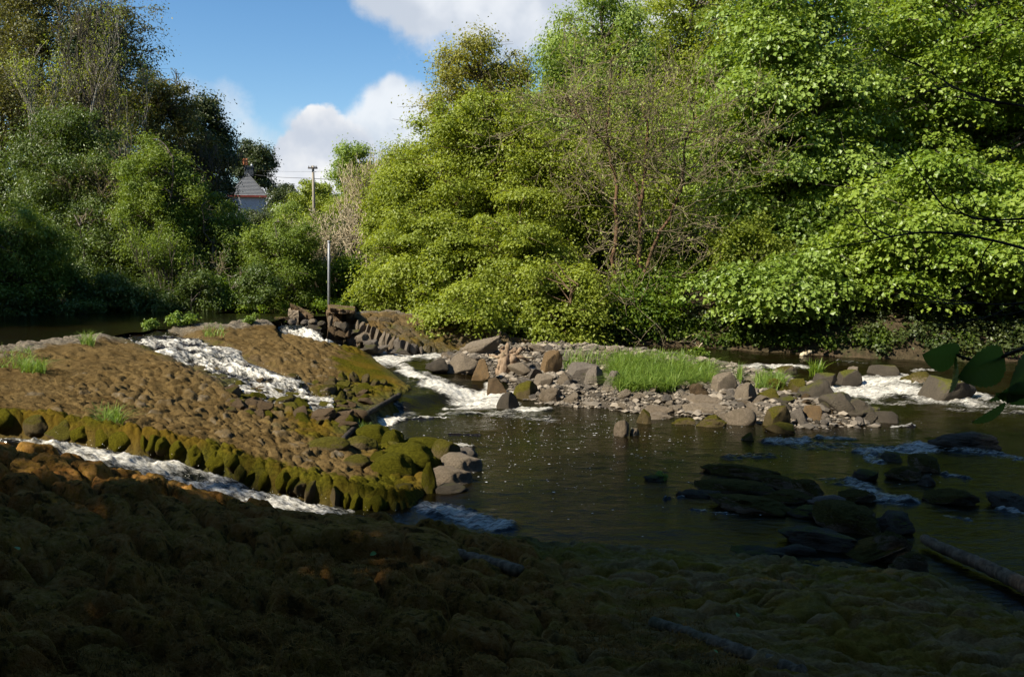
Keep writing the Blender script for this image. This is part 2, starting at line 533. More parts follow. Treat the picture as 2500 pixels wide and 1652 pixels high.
def build_weir():
    m = weir_mat()
    root = empty('stone_weir', 'broad sloping weir of mossy brown stones crossed by white water chutes', 'weir', (-4, 8, 0.5))
    th = np.concatenate([np.linspace(-75, -36, 90, endpoint=False), np.linspace(-36, 36, 760, endpoint=False), np.linspace(36, 75, 70)])
    r = np.concatenate([np.arange(1.6, 5.5, 0.011), np.arange(5.5, 13, 0.018), np.arange(13, 25, 0.03)])
    R, TH = np.meshgrid(r, np.radians(th), indexing='ij')
    shp = R.shape
    x = (R * np.sin(TH)).ravel(); y = (R * np.cos(TH)).ravel()
    z, ins, d, dC, dT = base_weir(x, y)
    carve, d1, d2, d3 = chute_carve(x, y)
    keep = ins | (d < 0.55)
    z = z - carve
    # near side of the first chute
    x1 = np.array([p[0] for p in CH1]); y1 = np.array([p[1] for p in CH1])
    ych = np.interp(x, x1, y1)
    fg = np.where(x < x1[-1], 1 - sst(-0.12, 0.12, y - ych), 1.0)
    # stones of the sunlit face
    wx = x + 0.09 * fbm(x * 2.6, y * 2.6, 4, 31, .65); wy = y + 0.09 * fbm(x * 2.6 + 9, y * 2.6, 4, 32, .65)
    ca, sa = math.cos(0.5), math.sin(0.5)
    qx, qy = wx * ca + wy * sa, -wx * sa + wy * ca
    f1, f2, cid, cx, cy = worley(qx / 0.165, qy / 0.235, 1, 1.0)
    g1, g2, gid, gx, gy = worley(qx / 0.11 + 5, qy / 0.15, 4, 1.0)
    tq = sst(0.1, 0.55, dC / (dC + dT + 1e-6))          # 0 at the crest, 1 down the face
    prof = np.clip((f2 - f1) * 3.0, 0, 1) ** 0.75
    big = 0.052 * prof * (0.35 + 1.0 * cid) + 0.055 * (cx * (cid - 0.5) + cy * (((cid * 7.3) % 1) - 0.5))
    profs = np.clip((g2 - g1) * 2.4, 0, 1) ** 0.6
    small = 0.028 * profs * (0.4 + 1.1 * gid)
    mixb = sst(0.35, 0.7, tq + 0.35 * fbm(x * 0.9, y * 0.9, 3, 77))
    patch = sst(-0.1, 0.35, fbm(x * 0.55 + 3, y * 0.55, 3, 41) + (tq - 0.55) * 1.4 + 0.25 * fbm(x * 1.7, y * 1.7, 3, 47))
    st = (small * (1 - mixb) + big * mixb) * (0.22 + 0.78 * patch)
    st = st + 0.035 * fbm(x * 1.3, y * 1.3, 3, 43) * (1 - patch) + 0.030 * fbm(x * 5, y * 6, 4, 44, .6) + 0.02 * fbm(x * 15, y * 17, 3, 48, .6) - 0.05 * np.clip(0.10 - np.abs(fbm(x * 1.1, y * 1.6, 4, 49)), 0, .1) / .1 * (1 - patch) + 0.006 * vn(x * 38, y * 38, 45)
    pits = np.clip(-fbm(x * 5, y * 7, 3, 46) - 0.28, 0, 1) * 0.16 * (1 - patch)
    st = st - pits
    # smooth slab at the far toe
    slab = at(915, 900, 0.45)
    fs = 1 - sst(0.55, 1.3, np.hypot((x - slab[0]) * 1.1, (y - slab[1]) * 0.55))
    st = st * (1 - 0.85 * fs)
    # mounded moss of the shaded near face
    wx = x + 0.16 * fbm(x * 1.3, y * 1.3, 3, 51); wy = y + 0.16 * fbm(x * 1.3 + 7, y * 1.3, 3, 52)
    strk = sst(-0.6, 1.2, x)                                # right-hand part lies in thin streaks
    ca, sa = math.cos(-0.55), math.sin(-0.55)
    px_, py_ = wx * ca + wy * sa, -wx * sa + wy * ca
    ca, sa = math.cos(-0.06), math.sin(-0.06)
    qx, qy = wx * ca + wy * sa, -wx * sa + wy * ca
    a1, a2, aid, ax, ay = worley(px_ / 0.46, py_ / 0.28, 11, 1.0)
    b1, b2, bid, bx, by = worley(qx / 0.50 + 3, qy / 0.17, 14)
    e1, e2, eid, _, _ = worley(qx / 0.20 + 3, qy / 0.13, 17)
    m1 = 0.17 * np.clip((a2 - a1) * 2.8, 0, 1) ** .6 * (0.3 + 1.0 * aid) - 0.10 * (1 - sst(0.0, 0.22, a2 - a1)) * sst(-.25, .2, fbm(x * 1.4, y * 1.4, 3, 66)) + 0.08 * (ax * (aid - .5) + ay * ((aid * 5.7) % 1 - .5))
    m2 = 0.062 * np.clip((b2 - b1) * 2.6, 0, 1) ** .65 * (0.3 + 1.0 * bid) - 0.06 * (1 - sst(0.0, 0.2, b2 - b1)) * sst(-.25, .2, fbm(x * 1.4, y * 1.4, 3, 67))
    mm = m1 * (1 - strk) + m2 * strk + 0.035 * np.sqrt(np.clip((e2 - e1) * 2, 0, 1)) * eid
    mm = mm + 0.09 * fbm(x * 0.9, y * 0.9, 4, 61) + 0.045 * (fbm(px_ * 4, py_ * 7, 5, 62, .6) * (1 - strk) + fbm(qx * 4, qy * 8, 5, 62, .6) * strk) + 0.016 * (fbm(px_ * 16, py_ * 28, 3, 63, .6) * (1 - strk) + fbm(qx * 14, qy * 30, 3, 63, .6) * strk) + 0.006 * vn(x * 90, y * 90, 64)
    # the undercut hollow behind the fallen log
    ho = hit(850, 1372); 
    dx = (x - ho[0]); dy = (y - ho[1])
    hol = (1 - sst(0.5, 0.75, np.hypot(dx / 1.0, (dy + 0.10 - 0.06 * dx) / 0.36) + 0.12 * fbm(x * 5, y * 5, 2, 65)))
    shelf = (1 - sst(0.55, 0.95, np.hypot(dx / 1.15, (dy - 0.42) / 0.50)))
    mm = mm * (1 - 0.7 * shelf) + 0.19 * shelf * (1 - hol) - 0.26 * hol
    disp = st * (1 - fg) + mm * fg
    lip = (1 - sst(0.05, 0.45, d1 - 0.30)) * (d1 > 0.25)
    chan = 1 - sst(0.2, 0.42, d1)
    disp = disp * (1 - 0.6 * chan) * np.where(fg > .5, 0.4 + 0.6 * sst(0.3, 1.4, d1), 1)
    w2 = 1 - sst(0.5, 1.2, d2)
    disp = disp + 0.05 * lip * (1 - fg) * (0.5 + 0.9 * np.clip((g2 - g1) * 2.2, 0, 1) ** .6)
    # crest: a flatter pale edge
    V = np.stack([x, y, z + disp * np.clip(1 - 0.0 * d, 0, 1)], 1)
    moss = sst(0.35, 0.95, 1 - dT / 2.6) * 0.75 + 0.75 * (1 - sst(0.2, 0.9, d1 - 0.2)) * (1 - fg) + 0.55 * (1 - sst(0.4, 1.5, d2)) + 0.5 * fs * (y < slab[1])
    moss = moss + 0.35 * (1 - sst(0.1, 1.1, d1)) * fg + fg * 0.2 * sst(-0.5, 1.5, x) * (dT < 2.6)
    pale = 0.62 * (1 - sst(0.15, 1.5, dC)) + np.where(cid > 0.86, 0.42, 0) * patch * (1 - fg) + np.where((aid > 0.90) & (m1 > 0.07), 0.36, 0) * fg * (1 - strk) * (fbm(x * 2, y * 2, 2, 80) > -0.1) + fg * strk * np.where(bid > 0.66, 0.45, 0.1) * (fbm(x * 1.2, y * 1.2, 3, 81) > -0.15)
    wet = np.clip(chan + 0.7 * w2 + (1 - sst(0.0, 0.35, dT)) * 0.5, 0, 1)
    fcs = grid_faces(*shp)[:, ::-1]
    kf = keep[fcs].all(1)
    fcs = fcs[kf]
    used = np.zeros(len(x), bool); used[fcs.ravel()] = True
    idx = np.cumsum(used) - 1
    at_ = {k: v[used] for k, v in dict(moss=np.clip(moss, 0, 1), cid=cid, fg=fg, pale=pale, wet=wet).items()}
    own(mesh_np('apron', V[used], idx[fcs], m, None, at_), root)
    return root, m


# ------------------------------------------------------------------ rocks
def rock_data(name, seed, cuts=9, sub=4, rough=0.10, cutd=(0.55, 0.85), box=0.0):
    rg = np.random.default_rng(seed)
    bm = bmesh.new(); bmesh.ops.create_icosphere(bm, subdivisions=sub, radius=1.0)
    P = np.array([v.co[:] for v in bm.verts])
    if box: 
        q = np.sign(P) * np.abs(P) ** (1 - box); P = q / np.maximum(np.linalg.norm(q, axis=1), .8)[:, None]
    for _ in range(cuts):
        n = rg.normal(size=3); n /= np.linalg.norm(n); d = rg.uniform(*cutd)
        e = np.clip(P @ n - d, 0, None); P = P - n * e[:, None] * 0.96
    nn = P / (np.linalg.norm(P, axis=1)[:, None] + 1e-6)
    k = rough * (vn3(P * 1.7 + seed, seed) + 0.5 * vn3(P * 3.9, seed + 1) + 0.35 * vn3(P * 8.5, seed + 2) + 0.2 * vn3(P * 17, seed + 3))
    P = P + nn * k[:, None]
    P -= (P.max(0) + P.min(0)) / 2; P /= (P.max(0) - P.min(0)) / 2
    for v, p in zip(bm.verts, P): v.co = p
    me = bpy.data.meshes.new(name); bm.to_mesh(me); bm.free()
    me.polygons.foreach_set('use_smooth', np.full(len(me.polygons), True))
    return me


MATS = {}


def setup_rocks():
    MATS['tan'] = rock_mat('tan_stone', ((0.30, 0.235, 0.165), (0.20, 0.155, 0.105), (0.35, 0.29, 0.215)))
    MATS['grey'] = rock_mat('grey_stone', ((0.20, 0.175, 0.145), (0.14, 0.12, 0.10), (0.30, 0.25, 0.195)))
    MATS['orange'] = rock_mat('orange_stone', ((0.28, 0.17, 0.075), (0.20, 0.135, 0.075), (0.28, 0.19, 0.10)))
    MATS['dark'] = rock_mat('dark_wet_stone', ((0.105, 0.086, 0.062), (0.06, 0.05, 0.038), (0.13, 0.107, 0.077)), 0.25, 0.4)
    MATS['moss'] = rock_mat('mossy_stone', ((0.13, 0.095, 0.05), (0.08, 0.06, 0.032), (0.16, 0.12, 0.06)), 0.8, 0, (0.058, 0.054, 0.005))
    MATS['cmoss'] = rock_mat('yellow_mossy_stone', ((0.11, 0.08, 0.04), (0.06, 0.045, 0.025), (0.13, 0.095, 0.045)), 0.95, 0, (0.085, 0.075, 0.006))
    MATS['olive'] = rock_mat('olive_stone', ((0.16, 0.12, 0.055), (0.10, 0.075, 0.032), (0.20, 0.15, 0.075)), 0.55, 0.1, (0.075, 0.066, 0.010))
    MATS['dmoss'] = rock_mat('dark_mossy_stone', ((0.28, 0.215, 0.145), (0.16, 0.123, 0.08), (0.32, 0.25, 0.17)), 0.55, 0.15, (0.055, 0.045, 0.010))
    MATS['brown'] = rock_mat('brown_stone', ((0.16, 0.105, 0.055), (0.10, 0.07, 0.04), (0.2, 0.14, 0.085)), 0.15)
    global RA, RR, RL, RS
    RS = [rock_data('slab_stone', 400 + i, 13, 5, 0.17, (0.5, 0.85), 0.45) for i in range(8)]
    RA = [rock_data('angular_stone', 100 + i, 12, 4, 0.06, (0.42, 0.8)) for i in range(12)]
    RR = [rock_data('rounded_stone', 200 + i, 5, 4, 0.09, (0.7, 0.95), 0.25) for i in range(8)]
    RL = [rock_data('large_stone', 300 + i, 11, 5, 0.10, (0.5, 0.85), 0.3) for i in range(10)]


_r = random.Random(3)


def put_rock(me, mat, loc, size, rot=None, name='rock', label=None, cat='rock', group=None, parent=None):
    o = bpy.data.objects.new(name, me); C.objects.link(o)
    if not me.materials: me.materials.append(MATS[mat])
    o.material_slots[0].link = 'OBJECT'; o.material_slots[0].material = MATS[mat]
    o.location = loc; o.scale = [max(s / 2, 0.004) for s in size]
    o.rotation_euler = rot if rot is not None else (_r.uniform(-.35, .35), _r.uniform(-.35, .35), _r.uniform(0, 6.28))
    if label: tag(o, label, cat, group)
    if parent: own(o, parent)
    return o


def px_rock(u, v, w, h, mat, label, me=None, dep=0.8, rot=None, name='rock', group=None, sink=0.42, tilt=0.0, cat='rock'):
    """a rock whose outline is about w x h photo pixels, its foot at (u, v + h / 2)"""
    b = hit(u, v + h * 0.5)
    D = math.hypot(b[0], b[1]); k = D / F
    W, Hh = w * k, h * k
    yaw = math.atan2(-b[0], b[1])
    if rot is None: rot = (_r.uniform(-.1, .1), tilt, yaw + _r.uniform(-.2, .2))
    Hh /= (1 - sink)
    loc = (b[0] + b[0] / D * W * dep * .4, b[1] + b[1] / D * W * dep * .4, b[2] + Hh * (0.5 - sink))
    return put_rock(me or (_r.choice(RS) if (v > 1100 or w > 3.2 * h) else _r.choice(RA + RL[:4])), mat, loc, (W, W * dep, Hh), rot, name, label, cat, group)


def build_rocks(weir):
    # mossy coping along the first chute
    P = np.array(CH1)[:-1]
    seg = np.hypot(np.diff(P[:, 0]), np.diff(P[:, 1])); L = np.concatenate([[0], np.cumsum(seg)])
    s = 0.15
    while s < L[-1] - 0.25:
        early = s < 2.0
        w = _r.uniform(0.22, 0.34) if early else _r.choice([.10, .12, .13, .15, .17, .2])
        sm = s + w / 2
        c = np.array([np.interp(sm, L, P[:, i]) for i in range(3)])
        d = np.array([np.interp(sm + .1, L, P[:, i]) for i in range(3)]) - c
        yaw = math.atan2(d[1], d[0]); px, py = -math.sin(yaw), math.cos(yaw)
        off = (0.47 if early else 0.43) + _r.uniform(-.03, .04)
        hh = _r.uniform(0.32, 0.42) if early else _r.uniform(0.25, 0.36)
        x, y = c[0] + px * off, c[1] + py * off
        z = float(base_weir(np.array([x]), np.array([y]))[0][0])
        if _r.random() > .16: put_rock(_r.choice(RR + RA[:5]), _r.choice(['cmoss', 'cmoss', 'cmoss', 'olive']), (x, y, z - hh / 2 + _r.uniform(-.01, .065) - 0.05 * (sm > L[-1] - 1.2)), (w * _r.uniform(1.1, 1.35), _r.uniform(.36, .5), hh), (_r.uniform(-.35, -.05), _r.uniform(-.25, .25), yaw + _r.uniform(-.3, .3)), 'coping_stone', parent=weir)
        s += w * 0.93
    # large blocks at the foot of the sunlit face, part of the weir's toe
    toe = [(1000, 1120, 150, 62, 'moss'), (1090, 1100, 75, 55, 'olive'), (1125, 1132, 110, 48, 'tan'), (1100, 1165, 110, 44, 'tan'), (1048, 1165, 42, 78, 'moss'),
           (960, 1140, 120, 55, 'moss'), (910, 1065, 110, 45, 'moss'), (960, 1068, 60, 38, 'moss'), (880, 1085, 90, 34, 'olive'), (1030, 1085, 110, 24, 'moss'), (1140, 1106, 55, 24, 'grey'),
           (800, 1090, 110, 30, 'olive'), (990, 1195, 60, 22, 'dmoss'), (1100, 1195, 90, 20, 'dark'), (1010, 1030 + 60, 60, 26, 'moss'), (930, 1120, 60, 34, 'moss'), (870, 1128, 70, 30, 'olive'), (1055, 1130, 50, 40, 'moss')]
    lab = ['large green mossy block at the toe of the weir', 'brown mossy block beside the pale block in the pool', 'flat pale ribbed block at the pool edge', 'pale crusted slab lying lowest at the pool edge',
           'upright green mossy stone beside the first chute', 'mossy slab between the coping and the pool blocks', 'yellow mossy rock beside the grass tuft at the weir toe', 'dark brown block at the end of the mossy rock by the grass tuft',
           'low mossy rock in front of the grass tuft', 'thin green mossy ledge in the shallow trickle', 'small grey rock awash behind the pale ribbed block', 'flat olive stone below the timber edge', 'dark low stone at the mouth of the first chute', 'black wet ledge under the pale slab', 'little mossy stone in the trickle above the big mossy block', 'small mossy block behind the coping', 'olive stone in the trickle behind the coping', 'mossy block wedged between the upright stone and pale slab']
    for (u, v, w, h, mt), lb in zip(toe, lab):
        px_rock(u, v, w, h, mt, lb, dep=0.7, me=_r.choice(RR))
    # rounded stones of the lower face, beside the second chute
    xs = []
    for _ in range(260):
        u, v = _r.uniform(560, 905), _r.uniform(900, 1085)
        lo = 1.0 * (u - 560) / 345
        if v < 905 + 0.02 * u + 10 or v > 1010 + lo * 55 or v < 965 - (u - 640) * .28 * (u > 640) - 25: continue
        if u > 985 - (v - 935) * 1.05: continue
        xs.append((u, v))
    n = 0
    for u, v in xs:
        b = hit(u, v)
        w = _r.uniform(0.2, 0.42)
        put_rock(_r.choice(RA), _r.choice(['olive', 'olive', 'moss', 'dmoss' if v < 985 else 'brown', 'brown']), (b[0], b[1], b[2] + _r.uniform(-.02, .06)), (w, w * _r.uniform(.6, .9), w * _r.uniform(.45, .7)), None, 'paving_stone', parent=weir)
        n += 1
        if n >= 95: break
    # upright stones on the edge of the slab beside the timber
    for i, (u, v, w, h) in enumerate([(838, 925, 26, 36), (866, 925, 26, 40), (892, 928, 26, 36), (915, 932, 26, 26), (812, 930, 30, 30), (935, 932, 24, 22)]):
        b = hit(u, v + 10); k = math.hypot(b[0], b[1]) / F
        put_rock(_r.choice(RR), 'olive', (b[0], b[1], b[2] + h * k * .15), (w * k, w * k * .9, h * k * 1.2), None, 'edge_stone', parent=weir)

    # ---- island rocks, the ones with a look of their own
    one = [(1170, 850, 120, 36, 'tan', 'long pale boulder on top at the upstream end of the rock pile', .35, -.3),
           (1120, 890, 90, 46, 'tan', 'pale slanting slab at the left end of the rock pile', .6, -.45),
           (1068, 895, 60, 40, 'dark', 'dark wet rock at the left tip of the island beside the foam', .7, 0),
           (1345, 885, 54, 62, 'orange', 'tall wedge-shaped block with an orange face in the rock pile', .8, .1),
           (1178, 905, 44, 54, 'orange', 'ochre upright block standing above the white rapid', .7, .2),
           (1212, 942, 54, 38, 'brown', 'brown rounded rock splashed by the rapid', .8, 0),
           (1240, 978, 56, 40, 'dark', 'black wet boulder beside the white rapid', .8, 0),
           (1285, 955, 76, 44, 'olive', 'yellow-brown wet mossy boulder at the foot of the rock pile', .8, 0),
           (1325, 930, 48, 34, 'tan', 'pale triangular stone below the orange-faced block', .7, .2),
           (1418, 910, 74, 50, 'grey', 'grey blocky stone below the small grass tuft on the island', .8, .1),
           (1452, 920, 56, 50, 'grey', 'grey upright stone left of the big grass clump', .8, -.1),
           (1492, 928, 60, 44, 'grey', 'grey stone half under the left edge of the big grass clump', .8, 0),
           (1378, 925, 42, 34, 'tan', 'rounded pinkish stone above the trickle through the island', .9, 0),
           (1268, 905, 70, 34, 'tan', 'flat pale stones stacked right of the driftwood stump', .6, 0),
           (1345, 965, 60, 36, 'tan', 'flat tan stone lying on wet gravel at the waterline', .6, 0),
           (1395, 972, 40, 26, 'tan', 'small tan stone on the gravel right of the flat tan stone', .8, 0),
           (1600, 1003, 90, 22, 'tan', 'cracked pale ledge at the waterline under the grass', .5, 0),
           (1705, 952, 50, 32, 'brown', 'round brown boulder at the right foot of the big grass clump', .9, 0),
           (1765, 934, 66, 44, 'tan', 'pair-shaped brown boulder between the two grass clumps', .9, -.1),
           (1820, 960, 60, 44, 'tan', 'big pale square boulder on the downstream waterline', .9, 0),
           (1875, 965, 56, 30, 'olive', 'olive flat boulder right of the pale square boulder', .9, 0),
           (1895, 940, 56, 30, 'olive', 'olive boulder just below the small grass clump', .9, 0),
           (1945, 945, 44, 34, 'olive', 'round olive boulder right of the small grass clump', .9, 0),
           (1990, 955, 84, 46, 'dark', 'dark brown boulder at the downstream end of the island', .9, 0),
           (2045, 985, 90, 50, 'dark', 'black boulder nearest the right-hand rapid', .9, 0),
           (2100, 1000, 80, 44, 'dark', 'dark boulder trailing off the downstream tip of the island', .9, 0),
           (1985, 1015, 44, 36, 'orange', 'reddish stone among grey stones at the downstream tip', .9, 0),
           (1950, 1018, 40, 40, 'grey', 'pale grey stone beside the reddish stone', .9, 0),
           (1895, 1020, 66, 50, 'olive', 'smooth olive boulder standing in the water', .9, 0),
           (1905, 1045, 80, 26, 'olive', 'low olive rock awash in front of the smooth olive boulder', .9, 0),
           (1808, 1018, 76, 42, 'tan', 'pale pointed boulder with a wet dark foot in the water', .6, -.15),
           (1735, 1030, 80, 24, 'olive', 'low pale ledge awash left of the pointed boulder', .5, 0),
           (1670, 1030, 60, 16, 'olive', 'thin ledge barely above the water', .5, 0),
           (1740, 1000, 150, 22, 'tan', 'long low pale ledge along the waterline', .4, 0),
           (1600, 1018, 90, 14, 'tan', 'thin pale ledge reaching toward the hollow rock', .4, 0),
           (1720, 985, 110, 24, 'tan', 'long pale rock ledge below the brown boulders', .5, 0),
           (1572, 1017, 36, 36, 'olive', 'hollow pale rock with a dark notch in the water', .9, 0),
           (1516, 1045, 38, 42, 'tan', 'pale standing stone in the pool', .8, .1),
           (1548, 1055, 26, 18, 'tan', 'little pinkish stone beside the standing stone', .9, 0),
           (1825, 1065, 32, 20, 'olive', 'small yellowish stone alone in the pool', .8, 0),
           (2080, 1010, 120, 26, 'dark', 'flat dark rock ledge at the downstream tip', .6, 0),
           (2150, 1020, 80, 26, 'dark', 'last low dark rock before open water on the right', .6, 0),
           # the far arm
           (2070, 925, 60, 36, 'dark', 'dark wet rock splitting the small fall in the far arm', .8, 0),
           (2010, 930, 60, 34, 'dark', 'dark wet rock left of the small fall in the far arm', .8, 0),
           (2080, 908, 28, 22, 'tan', 'small pinkish rock sticking up in the far arm', .8, 0),
           (2310, 955, 120, 46, 'dark', 'big black wet boulder in the right-hand rapid', .8, 0),
           (2240, 925, 80, 26, 'dmoss', 'greenish boulder awash above the right-hand rapid', .8, 0),
           (2160, 905, 70, 24, 'dark', 'low dark rock upstream of the right-hand rapid', .8, 0),
           (1915, 905, 60, 20, 'dmoss', 'low brown rock awash behind the small grass clump', .8, 0),
           # shaded rocks of the near pool
           (1812, 1152, 215, 32, 'dmoss', 'long flat mossy slab furthest out in the shaded pool', .4, 0),
           (1795, 1190, 200, 34, 'dmoss', 'grey-topped long slab in the middle of the shaded rocks', .4, 0),
           (1835, 1235, 220, 44, 'dmoss', 'rounded mossy slab nearest the clear green shallows', .45, 0),
           (1700, 1205, 120, 22, 'dark', 'thin dark ledge running out left of the shaded slabs', .4, 0),
           (1905, 1178, 110, 34, 'dmoss', 'mossy ledge linking the two upper shaded slabs', .5, 0),
           (1915, 1215, 130, 36, 'dmoss', 'mossy ledge linking the two lower shaded slabs', .5, 0),
           (1930, 1345, 130, 24, 'dark', 'thin black ledge just off the shaded shore', .5, 0),
           (1970, 1190, 80, 50, 'dmoss', 'blocky dark rock at the right end of the shaded slabs', .7, 0),
           (2020, 1225, 92, 34, 'grey', 'pale grey bare rock among dark mossy ones', .8, 0),
           (2065, 1265, 160, 76, 'dmoss', 'big humped mossy boulder below the pale grey rock', .7, 0),
           (2090, 1210, 90, 36, 'dmoss', 'mossy rock beside the little spout of white water', .7, 0),
           (1965, 1250, 90, 34, 'dark', 'ragged black rock at the edge of the clear shallows', .6, 0),
           (2000, 1318, 200, 54, 'dark', 'long black ragged rock near the shaded shore', .45, 0),
           (2170, 1335, 120, 90, 'dmoss', 'leaning slab of grey-brown rock at the shore', .6, -.6),
           (2110, 1355, 180, 40, 'dmoss', 'slanting layered rock under the leaning slab', .6, -.4),
           (2215, 1375, 90, 70, 'dmoss', 'dark block beside the end of the grey log', .8, 0),
           (2180, 1275, 90, 60, 'dark', 'dark jagged rock behind the leaning slab', .7, 0),
           (1850, 1350, 150, 26, 'dark', 'low black rock strip along the shaded shore', .5, 0),
           (2255, 1130, 70, 44, 'dmoss', 'round green mossy boulder in the shaded rapid', .9, 0),
           (2205, 1155, 80, 40, 'dmoss', 'mossy boulder left of the round green one', .9, 0),
           (2260, 1172, 44, 30, 'dark', 'small dark rock under the round green boulder', .8, 0),
           (2110, 1160, 60, 34, 'dark', 'small dark rock in the shaded water above the spout', .8, 0),
           (2170, 1115, 60, 26, 'dark', 'dark rock breaking the mid-stream riffle', .8, 0),
           (2350, 1080, 150, 34, 'dark', 'wide dark rock under the hanging leaves', .6, 0),
           (2320, 1215, 120, 40, 'dmoss', 'low mossy rock in the shaded shallows at right', .7, 0),
           (2460, 1225, 90, 40, 'dark', 'dark rock at the right edge of the picture', .8, 0),
           (1600, 1170, 60, 12, 'dark', 'tiny rock with a sprig of cress in the pool', .7, 0)]
    pts = []
    for (u, v, w, h, mt, lb, dep, tl) in one:
        if v > 1100 and u > 1600: h *= .72; v += h * .14
        o = px_rock(u, v, w, h, mt, lb, dep=dep, tilt=tl, sink=(0.22 if v < 912 and u < 1560 else 0.4) if h > 24 else 0.6)
        pts.append((u, v, w))
    # the many loose stones between them
    lbs = {'tan': 'one of many loose pale tan stones heaped on the island', 'grey': 'one of many loose grey stones heaped on the island', 'brown': 'one of many loose brown stones heaped on the island', 'orange': 'one of many small ochre stones scattered on the island', 'dark': 'one of many dark wet stones at the island waterline'}
    n = 0; t = 0
    while n < 194 and t < 6000:
        t += 1
        u = _r.uniform(1040, 2120) if n % 3 else _r.uniform(1250, 1850)
        top = np.interp(u, [1040, 1100, 1230, 1500, 1700, 1900, 2120], [885, 862, 850, 856, 905, 945, 1005])
        bot = np.interp(u, [1040, 1100, 1200, 1300, 1500, 1700, 1900, 2120], [895, 905, 925, 985, 1000, 1015, 1035, 1040])
        v = top + (bot - top) * _r.random()
        if 1500 < u < 1740 and v < 945: continue
        if any(abs(u - a) < c * .33 and abs(v - b) < 14 for a, b, c in pts): continue
        s = _r.choice([13, 15, 17, 19, 22, 25, 28, 32, 38]) * (1.0 if u < 1480 else .9)
        mt = _r.choice(['tan', 'tan', 'tan', 'tan', 'grey', 'grey'] if v < bot - 22 or u > 1500 else ['tan', 'brown', 'tan', 'orange', 'dark', 'grey'])
        if u > 1900: mt = _r.choice(['dark', 'brown', 'grey'])
        b = hit(u, v); k = math.hypot(b[0], b[1]) / F
        w = s * k
        put_rock(_r.choice(RA), mt, (b[0], b[1], b[2] + w * .12), (w * _r.uniform(.9, 1.4), w * _r.uniform(.7, 1), w * _r.uniform(.45, .8)), (_r.uniform(-.6, .6), _r.uniform(-.6, .6), _r.uniform(0, 6.3)), 'rock', lbs[mt], 'rock', 'loose stones on the island')
        n += 1


# ------------------------------------------------------------------ far apron and abutments
def build_gravel():
    """pebbles too small and many to count, between the island's stones"""
    rg = np.random.default_rng(15)
    oc = np.array([[1, 0, 0], [-1, 0, 0], [0, 1, 0], [0, -1, 0], [0, 0, 1], [0, 0, -1], [.6, .6, .5], [-.6, .6, .5], [.6, -.6, .5], [-.6, -.6, .5]], float)
    ft = np.array([[0, 6, 8], [0, 2, 6], [2, 7, 6], [2, 1, 7], [1, 9, 7], [1, 3, 9], [3, 8, 9], [3, 0, 8], [4, 6, 7], [4, 7, 9], [4, 9, 8], [4, 8, 6], [2, 0, 5], [1, 2, 5], [3, 1, 5], [0, 3, 5]])
    X = rg.uniform(-3.5, 9, 90000); Y = rg.uniform(12, 23, 90000)
    k = inside(X, Y, ISL); X, Y = X[k][:13000], Y[k][:13000]
    Z = ground(X, Y); n = len(X)
    r = rg.uniform(.012, .05, n) * np.where(rg.random(n) < .14, 2.2, 1); sc = r[:, None] * rg.uniform(.6, 1.4, (n, 3)) * np.array([1, 1, .6])
    a = rg.uniform(0, 6.28, n); c, s_ = np.cos(a), np.sin(a)
    P = oc[None] * sc[:, None] * rg.uniform(.8, 1.2, (n, 10, 1))
    V = np.stack([P[..., 0] * c[:, None] - P[..., 1] * s_[:, None] + X[:, None], P[..., 0] * s_[:, None] + P[..., 1] * c[:, None] + Y[:, None], P[..., 2] + Z[:, None] + r[:, None] * .2], -1)
    m, nt, _, L = new_mat('gravel')
    col = mixc(nt, attr(nt, 'v'), (0.045, 0.038, 0.029), (0.27, 0.225, 0.17)); out(nt, princ(nt, col, .85, .25).outputs[0])
    kind(mesh_np('gravel', V.reshape(-1, 3), (ft[None] + (np.arange(n) * 10)[:, None, None]).reshape(-1, 3), m, None, dict(v=np.repeat(rg.random(n), 10)), smooth=False), 'stuff')


def build_moss(m):
    """short fibres standing on the moss of the near mounds"""
    me = [o for o in bpy.data.objects if o.name == 'apron'][0].data
    n = len(me.vertices); P = np.empty(n * 3, np.float32); me.vertices.foreach_get('co', P); P = P.reshape(-1, 3)
    fgv = np.empty(n, np.float32); me.attributes['fg'].data.foreach_get('value', fgv)
    pl = np.empty(n, np.float32); me.attributes['pale'].data.foreach_get('value', pl)
    rg = np.random.default_rng(77)
    D = np.hypot(P[:, 0], P[:, 1])
    ok = np.where((fgv > .9) & (pl < .4) & (D < 6.8) & (P[:, 0] < 1.6) & (np.abs(P[:, 0]) < D * .68) & (fbm(P[:, 0] * 1.7, P[:, 1] * 1.7, 3, 4) > -.12))[0]
    i = rg.choice(ok, 90000)
    h = rg.uniform(.012, .034, len(i)) * (0.6 + D[i] / 9)
    o = blades(P[i] - np.array([0, 0, .004]), h, .0016, 1.3, rg, 'moss', m, nseg=2)
    q = P[i]; v = np.clip(0.42 + 0.9 * fbm(q[:, 0] * 6, q[:, 1] * 9, 4, 5, .65) + 0.12 * rg.normal(size=len(i)), 0, 1)
    o.data.attributes['v'].data.foreach_set('value', np.repeat(v, 6).astype(np.float32))
    kind(o, 'stuff')


